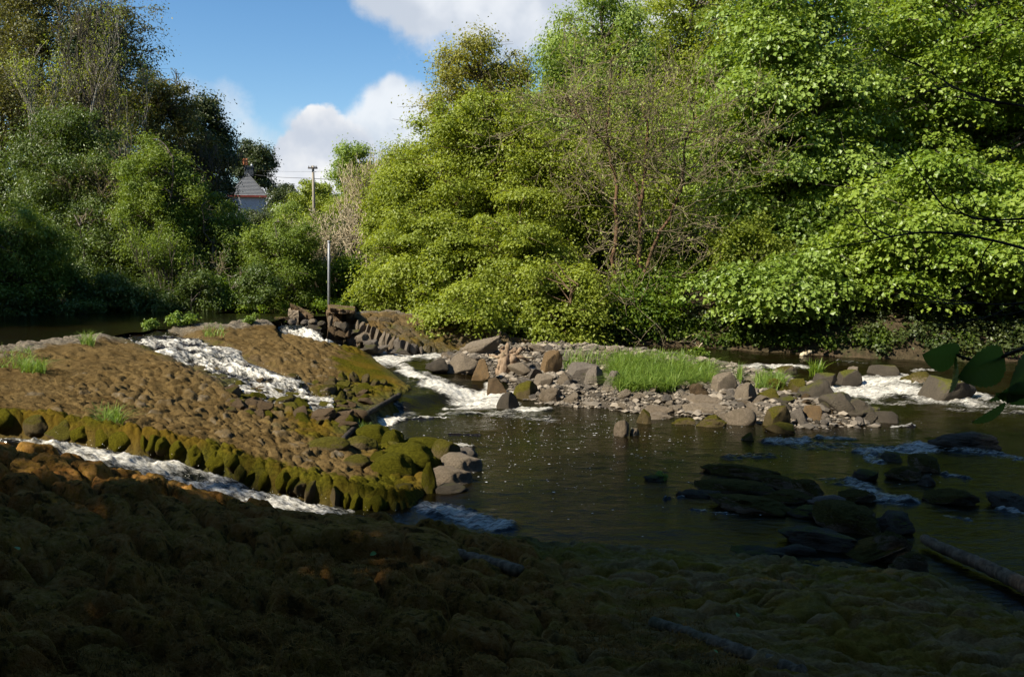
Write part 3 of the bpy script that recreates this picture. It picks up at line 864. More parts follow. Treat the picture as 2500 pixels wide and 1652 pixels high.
def build_far_weir(m):
    root = empty('stone_weir', 'far brown stone apron sloping under the yellow-green trees', 'weir', tuple(at(1000, 800, .8)))
    top = [at(*q) for q in ((848, 770, 1.3), (880, 760, 1.36), (950, 756, 1.38), (1110, 782, 1.18), (1300, 832, 0.70))]
    bot = [at(*q) for q in ((878, 786, 1.14), (925, 808, 0.97), (1000, 838, 0.72), (1060, 854, 0.52), (1300, 860, 0.38))]
    n, k = 420, 220
    s = np.linspace(0, 1, n); t = np.linspace(0, 1, k)
    T = np.stack([np.interp(s, np.linspace(0, 1, 5), [p[i] for p in top]) for i in range(3)], 1)
    B = np.stack([np.interp(s, np.linspace(0, 1, 5), [p[i] for p in bot]) for i in range(3)], 1)
    V = T[:, None] + (B - T)[:, None] * t[None, :, None]
    V = V.reshape(-1, 3); tt = np.tile(t, n)
    f1, f2, cid, _, _ = worley(V[:, 0] / 0.3 + V[:, 1] * .3, V[:, 1] / 0.22, 5)
    V[:, 2] += 0.09 * np.clip((f2 - f1) * 2.2, 0, 1) ** .6 * (0.3 + cid) * sst(0.1, 0.3, tt) + 0.05 * fbm(V[:, 0] * 4, V[:, 1] * 4, 4, 35) + 0.05 * fbm(V[:, 0] * 1.5, V[:, 1] * 1.5, 3, 6) + 0.02 * fbm(V[:, 0] * 8, V[:, 1] * 8, 3, 7) - 0.03 * np.sin(tt * math.pi) - 0.12 * np.clip(-fbm(V[:, 0] * 3, V[:, 1] * 5, 3, 12) - .1, 0, 1)
    skirt = B.copy(); skirt[:, 2] -= 0.9; skirt[:, 1] -= .02
    Vg = np.concatenate([V.reshape(n, k, 3), skirt[:, None]], 1)
    ext = lambda a: np.concatenate([a.reshape(n, k), a.reshape(n, k)[:, -1:]], 1).ravel()
    st_ = fbm(V[:, 0] * 1.1, V[:, 1] * 3.5, 4, 33); mo = ext(np.clip(0.1 + 0.6 * sst(0.15, 0.7, np.repeat(s, k)) * tt + .5 * st_, 0, 1))
    pl = ext(0.55 * (1 - sst(0.02, 0.2, tt))); zf = np.zeros(n * (k + 1))
    own(mesh_np('apron', Vg.reshape(-1, 3), grid_faces(n, k + 1)[:, ::-1], m, None, dict(moss=mo, cid=ext(cid), fg=zf, pale=pl, wet=ext(np.clip(sst(.0, .35, fbm(V[:, 0] * 1.6 + 4, V[:, 1] * 5, 4, 34)) * .8 + sst(.25, .6, np.repeat(s, k)) * .5, 0, 1)))), root)  # wet: dark stains, plus tree shade painted in towards the right end
    # row of upright stones holding its edge
    e = [(878, 806), (888, 812), (899, 818), (911, 822), (924, 826), (938, 832), (950, 836), (962, 838), (974, 842), (986, 846), (998, 846), (1010, 850), (1022, 852)]
    for i, (u, v) in enumerate(e):
        bu = [878, 925, 1000, 1045]
        p = np.array([np.interp(u, bu, [q[j] for q in bot[:4]]) for j in range(3)]); k_ = p[1] / F
        hh = np.interp(u, [878, 925, 1025], [50, 46, 26]) * k_
        put_rock(_r.choice(RA), 'tan' if u < 965 else 'grey', (p[0] - .03, p[1] - 0.10, p[2] - hh * .42), (_r.uniform(.14, .19), .26, hh * 1.15), (_r.uniform(-.1, .1), _r.uniform(0.05, .3), _r.uniform(-.4, .4)), 'edge_stone', parent=root)
    for (u, v, w, h, mt, lb) in [(905, 868 - 30, 40, 22, 'grey', 'pale flat stone fallen under the row of upright stones'), (930, 852, 44, 18, 'grey', 'flat grey slab at the water under the upright stones'), (880, 826, 34, 20, 'tan', 'tan stone lying beside the far chute'),
                                 (868, 812, 26, 18, 'dark', 'dark stone at the foot of the abutment'), (902, 852, 40, 24, 'dark', 'dark stone in the shadow below the upright stones'), (960, 858, 30, 12, 'grey', 'small grey stone at the edge of the foaming basin'), (895, 818, 30, 16, 'tan', 'small tan block tucked under the first upright stones'), (985, 860, 40, 12, 'dark', 'low dark stone at the far edge of the basin')]:
        zz = np.interp(v, [805, 862], [0.88, 0.50]); p = at(u, v + h * .4, zz); k_ = p[1] / F
        put_rock(_r.choice(RL), mt, (p[0], p[1] + .05, p[2] + h * k_ * .4), (w * k_, w * k_ * .8, h * k_), (0.1, _r.uniform(-.3, .3), _r.uniform(-.3, .3)), 'rock', lb, 'rock')
    put_rock(RR[2], 'tan', tuple(at(903, 856, .56)), (0.62, .4, .16), (0, 0, .1), 'rock', 'pale flat stone at the end of the smooth mossy slab', 'rock')

    # broken abutments either side of the gap
    def block(name, quad, z0, z1, mat, parent, seed, tilt=(0, 0)):
        """a rough masonry block: plan quad (x, y) * 4, subdivided and worn"""
        bm = bmesh.new()
        vs = [bm.verts.new((x, y, z)) for z in (z0, z1) for x, y in quad]
        for i, v in enumerate(vs[4:]): v.co.z += tilt[0] * (1 if i in (1, 2) else -1) + tilt[1] * (1 if i in (2, 3) else -1)
        for f in ((3, 2, 1, 0), (4, 5, 6, 7), (0, 1, 5, 4), (1, 2, 6, 5), (2, 3, 7, 6), (3, 0, 4, 7)): bm.faces.new([vs[i] for i in f])
        bmesh.ops.subdivide_edges(bm, edges=bm.edges[:], cuts=11, use_grid_fill=True)
        P = np.array([v.co[:] for v in bm.verts]); c = P.mean(0)
        d = 0.09 * vn3(P * 3.1 + seed, seed) + 0.05 * vn3(P * 8 + seed, seed + 1) + .03 * vn3(P * 19, seed + 2)
        nrm = (P - c) / (np.linalg.norm(P - c, axis=1)[:, None] + 1e-6)
        P = P + nrm * d[:, None]
        for v, p in zip(bm.verts, P): v.co = p
        me = bpy.data.meshes.new(name); bm.to_mesh(me); bm.free(); me.materials.append(MATS[mat])
        o = bpy.data.objects.new(name, me); C.objects.link(o)
        return own(o, parent) if parent else o

    def quad(u0, u1, Y0, Y1):
        a, b = atY(u0, 780, Y0), atY(u1, 780, Y0); c, d = atY(u1, 780, Y1), atY(u0, 780, Y1)
        return [(a[0], a[1]), (b[0], b[1]), (c[0], c[1]), (d[0], d[1])]
    ab = empty('weir_abutment', 'broken masonry pier with an overhanging slab and grass on top', 'abutment', tuple(at(835, 790, 1.0)))
    block('pier', quad(799, 836, 22.1, 23.2), 0.5, 1.36, 'brown', ab, 3)
    block('slab', quad(806, 866, 21.75, 23.4), 1.38, 1.50, 'brown', ab, 4, (-.03, 0))
    block('pier', quad(846, 868, 22.3, 23.4), 0.5, 1.36, 'tan', ab, 5)
    for (u, v, w, h, mt) in ((806, 787, 14, 34, 'tan'), (826, 796, 20, 22, 'tan'), (812, 806, 26, 26, 'brown'), (832, 818, 30, 28, 'brown'), (842, 800, 20, 30, 'dark'), (850, 815, 22, 24, 'brown')):
        p = atY(u, v, 21.6); k_ = p[1] / F
        put_rock(_r.choice(RA), mt, tuple(p), (w * k_, .25, h * k_), (0, _r.uniform(-.1, .1), 0), 'stone', parent=ab)
    ab2 = empty('weir_abutment', 'leaning brown slab of broken masonry beside the pool crest', 'abutment', tuple(at(735, 775, 1.2)))
    block('slab', quad(712, 764, 22.3, 23.2), 1.10, 1.44, 'brown', ab2, 8, (-.13, 0))
    block('pier', quad(706, 728, 22.2, 23.2), 0.9, 1.4, 'tan', ab2, 9)
    for (u, v, w, h, mt) in ((745, 788, 22, 18, 'grey'), (764, 786, 24, 16, 'tan'), (712, 788, 22, 20, 'grey'), (786, 790, 22, 16, 'dark'), (690, 778, 40, 12, 'brown'), (770, 800, 56, 26, 'dark')):
        p = atY(u, v, 21.9); k_ = p[1] / F
        put_rock(_r.choice(RR), mt, tuple(p), (w * k_, .3, h * k_), (0, _r.uniform(-.1, .1), 0), 'stone', parent=ab2)


# ------------------------------------------------------------------ water
def water_mat():
    m, nt, _, L = new_mat('river_water')
    p = gpos(nt)
    foam = attr(nt, 'foam')
    cx = nt.nodes.new('ShaderNodeCombineXYZ'); L.new(attr(nt, 'fs'), cx.inputs[0]); L.new(attr(nt, 'ft'), cx.inputs[1])
    q = cx.outputs[0]
    n1 = noise(nt, 5.0, 7, 0.68, q, (0.7, 1.7, 1)); n2 = noise(nt, 20, 6, 0.72, q, (0.55, 1.5, 1))
    f = mth(nt, 'ADD', foam, mth(nt, 'ADD', mth(nt, 'MULTIPLY', mth(nt, 'SUBTRACT', n1, 0.5), 1.7), mth(nt, 'MULTIPLY', mth(nt, 'SUBTRACT', n2, 0.5), 0.75)))
    mask = mth(nt, 'MULTIPLY', mrange(nt, f, 0.32, 1.08), mrange(nt, foam, 0.02, 0.15))
    n3 = noise(nt, 0.6, 3, 0.5, p)
    wc = mixc(nt, mrange(nt, n3, 0.4, 0.65), (0.007, 0.0045, 0.0014), (0.007, 0.007, 0.0018))
    rip = noise(nt, 3.2, 5, 0.62, p, (1, 2.2, 1)); rip2 = noise(nt, 14, 4, 0.6, p, (1, 1.8, 1))
    hb = mth(nt, 'ADD', mth(nt, 'MULTIPLY', rip, 1.0), mth(nt, 'MULTIPLY', rip2, 0.25))
    w = princ(nt, wc, 0.07, 0.26, bump(nt, hb, 0.05, 0.45)); w.inputs['IOR'].default_value = 1.33
    fc = mixc(nt, mrange(nt, n2, 0.35, 0.6), (0.50, 0.46, 0.37), (0.90, 0.85, 0.74))
    fm = princ(nt, fc, 0.75, 0.3, bump(nt, n2, 0.05))
    mx = nt.nodes.new('ShaderNodeMixShader'); L.new(mask, mx.inputs[0]); L.new(w.outputs[0], mx.inputs[1]); L.new(fm.outputs[0], mx.inputs[2])
    out(nt, mx.outputs[0])
    return m


FOAM = [(905, 874, 1000, 870, .75, .85), (1000, 868, 1130, 862, .65, .75), (930, 864, 1100, 857, .35, .6), (975, 893, 1005, 905, .24, .8), (985, 905, 1060, 932, .22, .95), (1040, 915, 1090, 935, .2, .6),
        (1065, 940, 1130, 962, .42, 1.0), (1110, 958, 1215, 966, .42, 1.0), (1120, 985, 1225, 985, .36, .85), (1090, 1000, 1160, 990, .14, .85), (1215, 985, 1275, 1000, .22, .8), (1195, 940, 1200, 970, .14, .8), (1270, 1004, 1340, 1000, .12, .85),
        (1210, 1012, 1340, 1022, .4, .45), (885, 1036, 985, 1020, .17, .95), (985, 1020, 1085, 1018, .13, .9), (880, 1022, 945, 985, .40, .52), (930, 1005, 1000, 1012, .3, .45), (1085, 1010, 1240, 1005, .2, .55), (1100, 1050, 1500, 1075, .5, .1),
        (1690, 874, 1760, 886, .42, .9), (1760, 886, 1850, 893, .34, .72), (1880, 898, 1960, 894, .32, .8), (1930, 925, 1990, 950, .3, .75), (1990, 935, 2000, 950, .15, .8), (2050, 880, 2110, 888, .2, .4), (1860, 912, 1900, 918, .15, .5),
        (1960, 955, 2060, 975, .25, .5), (2330, 1000, 2500, 1010, .3, .45), (2090, 962, 2210, 956, .75, .9), (2110, 936, 2220, 926, .5, .9), (2200, 962, 2340, 982, .7, .7), (2330, 960, 2460, 980, .5, .68), (2230, 935, 2330, 930, .3, .7), (2210, 915, 2300, 925, .18, .7), (2060, 975, 2250, 985, .3, .5), (2230, 905, 2280, 900, .15, .6), (2400, 990, 2520, 995, .3, .5),
        (1890, 1080, 1960, 1076, .14, .8), (1960, 1085, 2140, 1095, .3, .5), (2130, 1105, 2250, 1095, .22, .85), (2250, 1085, 2400, 1108, .16, .62), (2400, 1108, 2520, 1125, .16, .62), (1790, 1115, 1880, 1112, .14, .5), (2000, 1070, 2080, 1072, .12, .6), (2180, 1045, 2230, 1043, .07, .8), (2120, 1110, 2140, 1130, .1, .7),
        (2095, 1180, 2150, 1215, .12, .75), (2150, 1222, 2215, 1222, .1, .75), (1990, 1165, 2060, 1180, .12, .4), (2310, 1160, 2360, 1168, .06, .7), (2440, 1245, 2510, 1255, .05, .75), (2310, 1258, 2360, 1268, .04, .75), (1690, 1245, 1800, 1258, .03, .55), (1620, 1218, 1760, 1205, .02, .6), (1560, 1040, 1620, 1060, .2, .25),
        (1060, 1088, 1150, 1092, .08, .7), (1020, 1090, 940, 1105, .08, .5), (1100, 1060, 1170, 1062, .05, .4), (1060, 1240, 1220, 1285, .25, .72), (1440, 1080, 1640, 1120, .4, .12)]


def build_water():
    m = water_mat()
    th = np.concatenate([np.linspace(-50, -34, 40, endpoint=False), np.linspace(-34, 34, 620, endpoint=False), np.linspace(34, 80, 60)])
    r = np.concatenate([np.arange(4.5, 7.5, .06), np.arange(7.5, 14, 0.028), np.arange(14, 26, 0.045), np.geomspace(26, 75, 40)])
    R, TH = np.meshgrid(r, np.radians(th), indexing='ij')
    x = (R * np.sin(TH)).ravel(); y = (R * np.cos(TH)).ravel()
    z = wz(x, y)
    foam = np.zeros(x.shape); wob = 0.22 * fbm(x * 1.6, y * 1.6, 3, 71)
    for (u0, v0, u1, v1, rad, st) in FOAM:
        if v0 > 1070 and u0 > 1700: rad *= 1.6; st *= .82
        a = hit(u0, v0); b = hit(u1, v1)
        d, _, _ = polydist(x, y, [a[:2], b[:2]])
        foam = np.maximum(foam, st * (1 - sst(0.25 * rad, 1.35 * rad, d + wob * min(rad, .4) * 1.6)))
    rough = sst(0.1, 0.6, foam)
    z = z + 0.012 * fbm(x * 1.8, y * 3.2, 4, 72) + 0.022 * sst(12, 18, y) * fbm(x * 2.5, y * 3, 3, 76) + rough * (0.075 * fbm(x * 2.6, y * 2.6, 3, 73) + 0.05 * np.abs(fbm(x * 7, y * 7, 3, 74)) + 0.02 * fbm(x * 22, y * 22, 2, 75))
    fc = grid_faces(len(r), len(th))[:, ::-1]
    ok = ~((x < -4.2) & (y > 10)) & ~((x < -2.4) & (y < 11.2))
    fc = fc[ok[fc].all(1)]
    used = np.zeros(len(x), bool); used[fc.ravel()] = True; idx = np.cumsum(used) - 1
    o = mesh_np('river_water', np.stack([x, y, z], 1)[used], idx[fc], m, None, dict(foam=foam[used], fs=x[used], ft=y[used] * 2.0))
    kind(o, 'structure')
    # still water above the crest
    P = [(p[0], p[1]) for p in CREST[4:-1]]
    x = np.linspace(-62, -3.5, 300); y = np.linspace(-2, 30, 180)
    X, Y = np.meshgrid(x, y, indexing='ij'); X = X.ravel(); Y = Y.ravel()
    ins = inside(X, Y, FOOT); d, _, _ = polydist(X, Y, CREST)
    ok = (~ins | (d < 0.35)) & ~((X > -5.75) & (Y < 22.4)) & (X < -4.6) & (Y < 23.5 + (X < -8) * 9)
    fc = grid_faces(300, 180); fc = fc[ok[fc].all(1)]
    used = np.zeros(len(X), bool); used[fc.ravel()] = True; idx = np.cumsum(used) - 1
    Z = 1.265 + 0.004 * fbm(X * 2, Y * 2, 3, 90)
    o = mesh_np('river_pool', np.stack([X, Y, Z], 1)[used], idx[fc][:, ::-1], m, None, dict(foam=np.zeros(used.sum()), fs=X[used], ft=Y[used]))
    kind(o, 'structure')

    def chute(name, line, hw, dz, amp, f0, st=0.016, drops=0, dens=1.0, nse=0, taper=(0.3, 0.3), fstart=0.0):
        P = np.array(line)
        L = np.concatenate([[0], np.cumsum(np.hypot(np.diff(P[:, 0]), np.diff(P[:, 1])))])
        s = np.arange(0, L[-1], st); c = np.stack([np.interp(s, L, P[:, i]) for i in range(3)], 1)
        ker = np.ones(41) / 41
        for i in range(3): c[:, i] = np.convolve(np.pad(c[:, i], 20, 'edge'), ker, 'valid')
        T = np.gradient(c[:, :2], axis=0); T /= np.linalg.norm(T, axis=1)[:, None]
        Pn = np.stack([-T[:, 1], T[:, 0]], 1)
        t = np.arange(-1, 1.0001, st / hw)
        S, Tt = np.meshgrid(s, t, indexing='ij')
        wd = hw * (1 + 0.4 * vn(S * 1.1, Tt * 0 + nse, 5 + nse))
        if nse == 1: wd = wd * (0.5 + 0.5 * sst(0.3, 2.6, S))
        X = c[:, None, 0] + Pn[:, None, 0] * Tt * wd; Y = c[:, None, 1] + Pn[:, None, 1] * Tt * wd
        ed = 1 - np.abs(Tt) ** 3
        n1 = fbm(S * 2.4 - np.abs(Tt) * 0.6, Tt * hw * 4.5, 3, 81 + nse); n2 = 1 - 2 * np.abs(fbm(S * 4.5, Tt * hw * 9, 3, 84 + nse)); n3 = fbm(S * 16, Tt * hw * 26, 3, 88 + nse)
        start = sst(fstart, fstart + 0.8, S)
        Z = c[:, None, 2] + dz + ed * (amp * 0.8 * n1 + amp * 0.45 * (n2 - .5) + amp * 0.22 * n3) * (0.25 + 0.75 * start) - 0.10 * np.abs(Tt) ** 4
        fo = np.clip(f0 * (0.3 + 0.7 * ed) * start + 0.45 * n1, 0, 1)
        V = np.stack([X, Y, Z], -1).reshape(-1, 3); A = fo.ravel(); Fq = grid_faces(len(s), len(t)); FS = (S + nse * 7).ravel(); FT = (Tt * wd).ravel()
        Fs = [Fq]; 
        if drops:
            rg = np.random.default_rng(nse + 5)
            i = rg.integers(int(len(s) * .12), len(s), drops); j = rg.integers(0, len(t), drops)
            ctr = V.reshape(len(s), len(t), 3)[i, j] + np.stack([rg.normal(0, .02, drops), rg.normal(0, .02, drops), np.abs(rg.normal(0, 1.0, drops)) * amp * .6], 1)
            rr = rg.uniform(.002, .006, drops)[:, None, None]
            oc = np.array([[1, 0, 0], [-1, 0, 0], [0, 1, 0], [0, -1, 0], [0, 0, 1], [0, 0, -1]], float)[None]
            D = (ctr[:, None] + oc * rr).reshape(-1, 3)
            ft = np.array([[0, 2, 4], [2, 1, 4], [1, 3, 4], [3, 0, 4], [2, 0, 5], [1, 2, 5], [3, 1, 5], [0, 3, 5]])
            Fs.append((ft[None] + (np.arange(drops) * 6)[:, None, None] + len(V)).reshape(-1, 3))
            V = np.concatenate([V, D]); A = np.concatenate([A, np.full(len(D), 1.6)]); FS = np.concatenate([FS, np.zeros(len(D))]); FT = np.concatenate([FT, np.zeros(len(D))])
        o = mesh_np(name, V, Fs, m, None, dict(foam=A, fs=FS, ft=FT))
        kind(o, 'structure')
    chute('white_water', CH1, 0.30, -0.10, 0.10, 0.60, drops=220, nse=1)
    chute('white_water', CH2, 0.92, -0.035, 0.085, 0.60, drops=350, nse=2, fstart=0.7, st=.018)
    chute('white_water', CH3, 0.46, -0.13, 0.12, 0.85, drops=250, nse=3, fstart=0.1)
    # flecks of foam drifting on the pool
    rg = np.random.default_rng(3); Vs = []; Fs = []; n = 0
    for k in range(900):
        u = rg.normal(1330, 230) if k % 3 else rg.uniform(1000, 2300); v = 1015 + abs(rg.normal(0, 90))
        if v > 1330 or u < 960 or u > 2400: continue
        if 1480 > u > 1290 and v < 1005: continue
        p = at(u, v, 0.0); 
        if p[0] < -1.2 and p[1] < 13: continue
        rad = rg.uniform(.003, .009) * (1.7 if rg.random() < .12 else 1)
        a = np.arange(6) / 6 * 6.283 + rg.random() * 6; q = rad * rg.uniform(.5, 1.3, 6)
        Vs.append(np.stack([p[0] + np.cos(a) * q * 1.5, p[1] + np.sin(a) * q, np.full(6, 0.014 + 0.012 * rg.random())], 1)); Fs.append(np.arange(6) + n); n += 6
    mm, nt, _, L = new_mat('foam'); out(nt, princ(nt, (0.62, 0.61, 0.57), 0.7, 0.3).outputs[0])
    kind(mesh_np('foam_flecks', np.concatenate(Vs), np.array(Fs), mm, smooth=False), 'stuff')


# ------------------------------------------------------------------ plants
def blades(centres, heights, width, lean, rg, name, mat, nseg=4, spread=None):
    n = len(centres); c = np.asarray(centres); h = np.asarray(heights)
    az = rg.uniform(0, 2 * math.pi, n); ln = np.abs(rg.normal(lean, lean * .6, n))
    d = np.stack([np.cos(az), np.sin(az), np.zeros(n)], 1); sd = np.stack([-np.sin(az + rg.normal(0, .6, n)), np.cos(az), np.zeros(n)], 1)
    t = np.linspace(0, 1, nseg + 1)
    P = c[:, None] + d[:, None] * (ln * h)[:, None, None] * (t ** 2)[None, :, None]
    P[:, :, 2] += h[:, None] * (t[None] - 0.28 * np.clip(ln, 0, 1.6)[:, None] * t[None] ** 3)
    w = (width * (1 - t ** 1.5) + 0.001)[None, :, None] * rg.uniform(.6, 1.3, n)[:, None, None]
    V = np.concatenate([P - sd[:, None] * w, P + sd[:, None] * w], 1)
    b = np.arange(n)[:, None] * 2 * (nseg + 1); i = np.arange(nseg)[None]
    f = np.stack([b + i, b + i + 1, b + nseg + 1 + i + 1, b + nseg + 1 + i], -1).reshape(-1, 4)
    v = np.repeat(rg.random(n), 2 * (nseg + 1))
    return mesh_np(name, V.reshape(-1, 3), f, mat, None, dict(v=v))


def leaves_np(clumps, llen, lwid, rg, mode='round', droop=0.25, shell=0.5, vj=0.5):
    """clumps: list of (centre, radii, count) -> folded rhombic leaves"""
    cs = np.concatenate([np.repeat(np.array(c, float)[None], n, 0) for c, R, n in clumps])
    Rs = np.concatenate([np.repeat(np.array(R, float)[None], n, 0) for c, R, n in clumps])
    cv = np.concatenate([np.full(n, rg.random()) for c, R, n in clumps])
    n = len(cs)
    d = rg.normal(size=(n, 3)); d /= np.linalg.norm(d, axis=1)[:, None]
    if mode == 'layer':
        d[:, 2] = np.abs(d[:, 2]) * 0.9 - 0.15
        rad = rg.random(n) ** 0.5
        p = cs + Rs * d * rad[:, None]
        rr = np.hypot(d[:, 0], d[:, 1]) * rad
        p[:, 2] -= Rs[:, 2] * 0.8 * rr ** 2
        nrm = d * 0.7 + np.array([0, 0, 0.55]) + rg.normal(0, 0.5, (n, 3))
    else:
        rad = rg.random(n) ** shell
        lump = 1 + 0.30 * rg.normal(size=n)
        p = cs + Rs * d * (rad * lump)[:, None]
        nrm = d * 0.8 + np.array([0, 0, 0.4]) + rg.normal(0, 0.5, (n, 3))
    nrm /= np.linalg.norm(nrm, axis=1)[:, None]
    o = d * np.array([1, 1, 0.3]) + rg.normal(0, 0.6, (n, 3)); o[:, 2] -= droop * 2
    t = o - nrm * (o * nrm).sum(1)[:, None]; t /= np.linalg.norm(t, axis=1)[:, None] + 1e-9
    b = np.cross(nrm, t)
    s = rg.uniform(0.5, 1.35, n)[:, None]
    L, Wd = llen * s, lwid * s
    v0 = p - t * L * .5; v2 = p + t * L * .5
    v1 = p + b * Wd * .5 + nrm * Wd * .14 - t * L * .06; v3 = p - b * Wd * .5 + nrm * Wd * .14 - t * L * .06
    V = np.stack([v0, v1, v2, v3], 1).reshape(-1, 3)
    vv = np.repeat(np.clip(cv * vj + rg.random(n) * (1 - vj), 0, 1), 4)
    return V, np.arange(n * 4).reshape(-1, 4), vv


BARK = {}


def ell_clumps(c, R, n, rg, rc, cnt, flat=1.0, fill=0.42, vary=0.45, low=0.0):
    out_ = []
    R = np.array(R, float)
    for k in range(n):
        d = rg.normal(size=3); d /= np.linalg.norm(d)
        if low: d[2] = d[2] * (1 - low) 
        rad = rg.random() ** fill
        p = np.array(c) + R * d * rad * (1 + .1 * rg.normal())
        s = rc * rg.uniform(1 - vary, 1 + vary)
        e_ = rg.uniform(.7, 1.35, 3) if flat > .6 else np.ones(3)
        out_.append((p, (s * e_[0], s * e_[1], s * flat * e_[2]), max(8, int(cnt * (s / rc) ** 2))))
    return out_


def make_tree(name, label, cat, base, c, R, mat, nclump, cnt, leaf, seed, bark='grey', mode='round', rc=None, flat=0.75, trunk=0.16, group=None, lean=None, fill=0.42, vary=0.6, droop=0.25, stems=1, limbs=True, low=0.0, shell=0.5, twigs=0):
    rg = np.random.default_rng(seed)
    base = np.array(base, float); c = np.array(c, float); R = np.array(R, float)
    rc = rc or 1.15 * (R[0] * R[1] * R[2] / nclump) ** (1 / 3)
    if mode == 'layer': flat = 0.52
    cl = ell_clumps(c, R - rc * .55, nclump, rg, rc, cnt, flat, fill, vary, low)
    root = empty(name, label, cat, tuple(base), group)
    tb = Tubes()
    top = c + np.array([0, 0, R[2] * 0.55])
    stem_pts = []
    for s in range(stems):
        e = top + (rg.normal(0, 1, 3) * R * np.array([.45, .45, .1]) if stems > 1 else 0)
        b0 = base + (np.array([rg.normal(0, .25), rg.normal(0, .25), 0]) if stems > 1 else 0) - np.array([0, 0, .25])
        n = 9; t = np.linspace(0, 1, n)[:, None]
        P = b0 + (e - b0) * t + rg.normal(0, 1, (n, 3)) * np.array([.03, .03, .01]) * np.linalg.norm(e - b0) * np.sin(t * math.pi)
        r = trunk / math.sqrt(stems)
        tb.path(P, r * (1 - 0.8 * t[:, 0]) + .3 * r * (t[:, 0] < .05), 8)
        stem_pts.append(P)
    own(tb.build('trunk', BARK[bark], None), root)
    if limbs:
        P0, P1, R0, R1 = [], [], [], []
        for (p, rr, k) in cl:
            S = stem_pts[rg.integers(len(stem_pts))]
            zt = p[2] - 0.55 * np.hypot(*(p[:2] - c[:2])) - .2
            i = int(np.clip(np.searchsorted(S[:, 2], zt), 2, len(S) - 1)); a = S[i]
            ctrl = a * .45 + p * .55 + np.array([0, 0, 0.12 * np.linalg.norm(p - a)]) + rg.normal(0, .08, 3) * np.linalg.norm(p - a)
            q = [a, a * .55 + ctrl * .45 + rg.normal(0, .05, 3), ctrl, p]
            ra = trunk * 0.26
            for j in range(3):
                P0.append(q[j]); P1.append(q[j + 1]); R0.append(ra * (1 - .28 * j)); R1.append(ra * (1 - .28 * (j + 1)) + .003)
            for _ in range(3 + twigs):
                e = p + rg.normal(0, .55, 3) * np.array(rr); P0.append(p); P1.append(e); R0.append(ra * .2 + .003); R1.append(.003)
        V, f = segs_mesh(P0, P1, R0, R1, 5)
        own(mesh_np('branches', V, f, BARK[bark]), root)
    if mode == 'mix':
        h_ = len(cl) // 2
        c2 = [(p, (r_[0] * 1.25, r_[1] * 1.25, r_[2] * .7), k_) for p, r_, k_ in cl[h_:]]
        V1, f1, v1 = leaves_np(cl[:h_], leaf[0], leaf[1], rg, 'round', droop, .6); V2, f2, v2 = leaves_np(c2, leaf[0], leaf[1], rg, 'layer', droop)
        V, f, v = np.concatenate([V1, V2]), np.concatenate([f1, f2 + len(V1)]), np.concatenate([v1, v2])
    else:
        V, f, v = leaves_np(cl, leaf[0], leaf[1], rg, mode, droop, shell)
    own(mesh_np('crown', V, f, mat, None, dict(v=v), smooth=False), root)
    return root


def px_tree(name, label, D, box, mat, nclump, cnt, leaf, seed, cat='tree', deep=0.8, ground_to=True, **kw):
    u0, v0, u1, v1 = box
    a = atY((u0 + u1) / 2, v0, D); b = atY((u0 + u1) / 2, v1, D)
    rx = (u1 - u0) / 2 * D / F
    c = (a + b) / 2; R = (rx, rx * deep, (a[2] - b[2]) / 2)
    gz = float(ground(np.array([c[0]]), np.array([c[1]]))[0])
    dy = kw.pop('dy', 0.0)
    if dy: gz = float(ground(np.array([c[0]]), np.array([c[1] + dy]))[0])
    base = (c[0] + kw.pop('dx', 0.0), c[1] + dy, min(gz, c[2] - R[2] * .6))
    return make_tree(name, label, cat, base, c, R, mat, nclump, cnt, leaf, seed, **kw)


def branching(rg, P, d, length, rad, depth, acc, spread=0.6, up=0.15, wob=0.18, ratio=0.68, kids=(2, 4), nseg=4, tips=None):
    p = np.array(P, float); d = np.array(d, float) / np.linalg.norm(d)
    sl = length / nseg; r = rad; joints = []
    for i in range(nseg):
        d = d + rg.normal(0, wob, 3) + np.array([0, 0, up * .3]); d /= np.linalg.norm(d)
        q = p + d * sl; r2 = r * (0.86 if depth else 0.7)
        acc[0].append(p); acc[1].append(q); acc[2].append(r); acc[3].append(r2)
        p = q; r = r2; joints.append((p, d.copy(), r))
    if depth == 0:
        if tips is not None: tips.append(p)
        return
    for k in range(rg.integers(kids[0], kids[1] + 1)):
        j = joints[rg.integers(max(0, nseg // 2 - 1), nseg)] if k else joints[-1]
        nd = j[1] + rg.normal(0, spread, 3) + np.array([0, 0, up])
        branching(rg, j[0], nd, length * ratio * rg.uniform(.75, 1.2), j[2] * .72, depth - 1, acc, spread, up, wob, ratio, kids, nseg, tips)


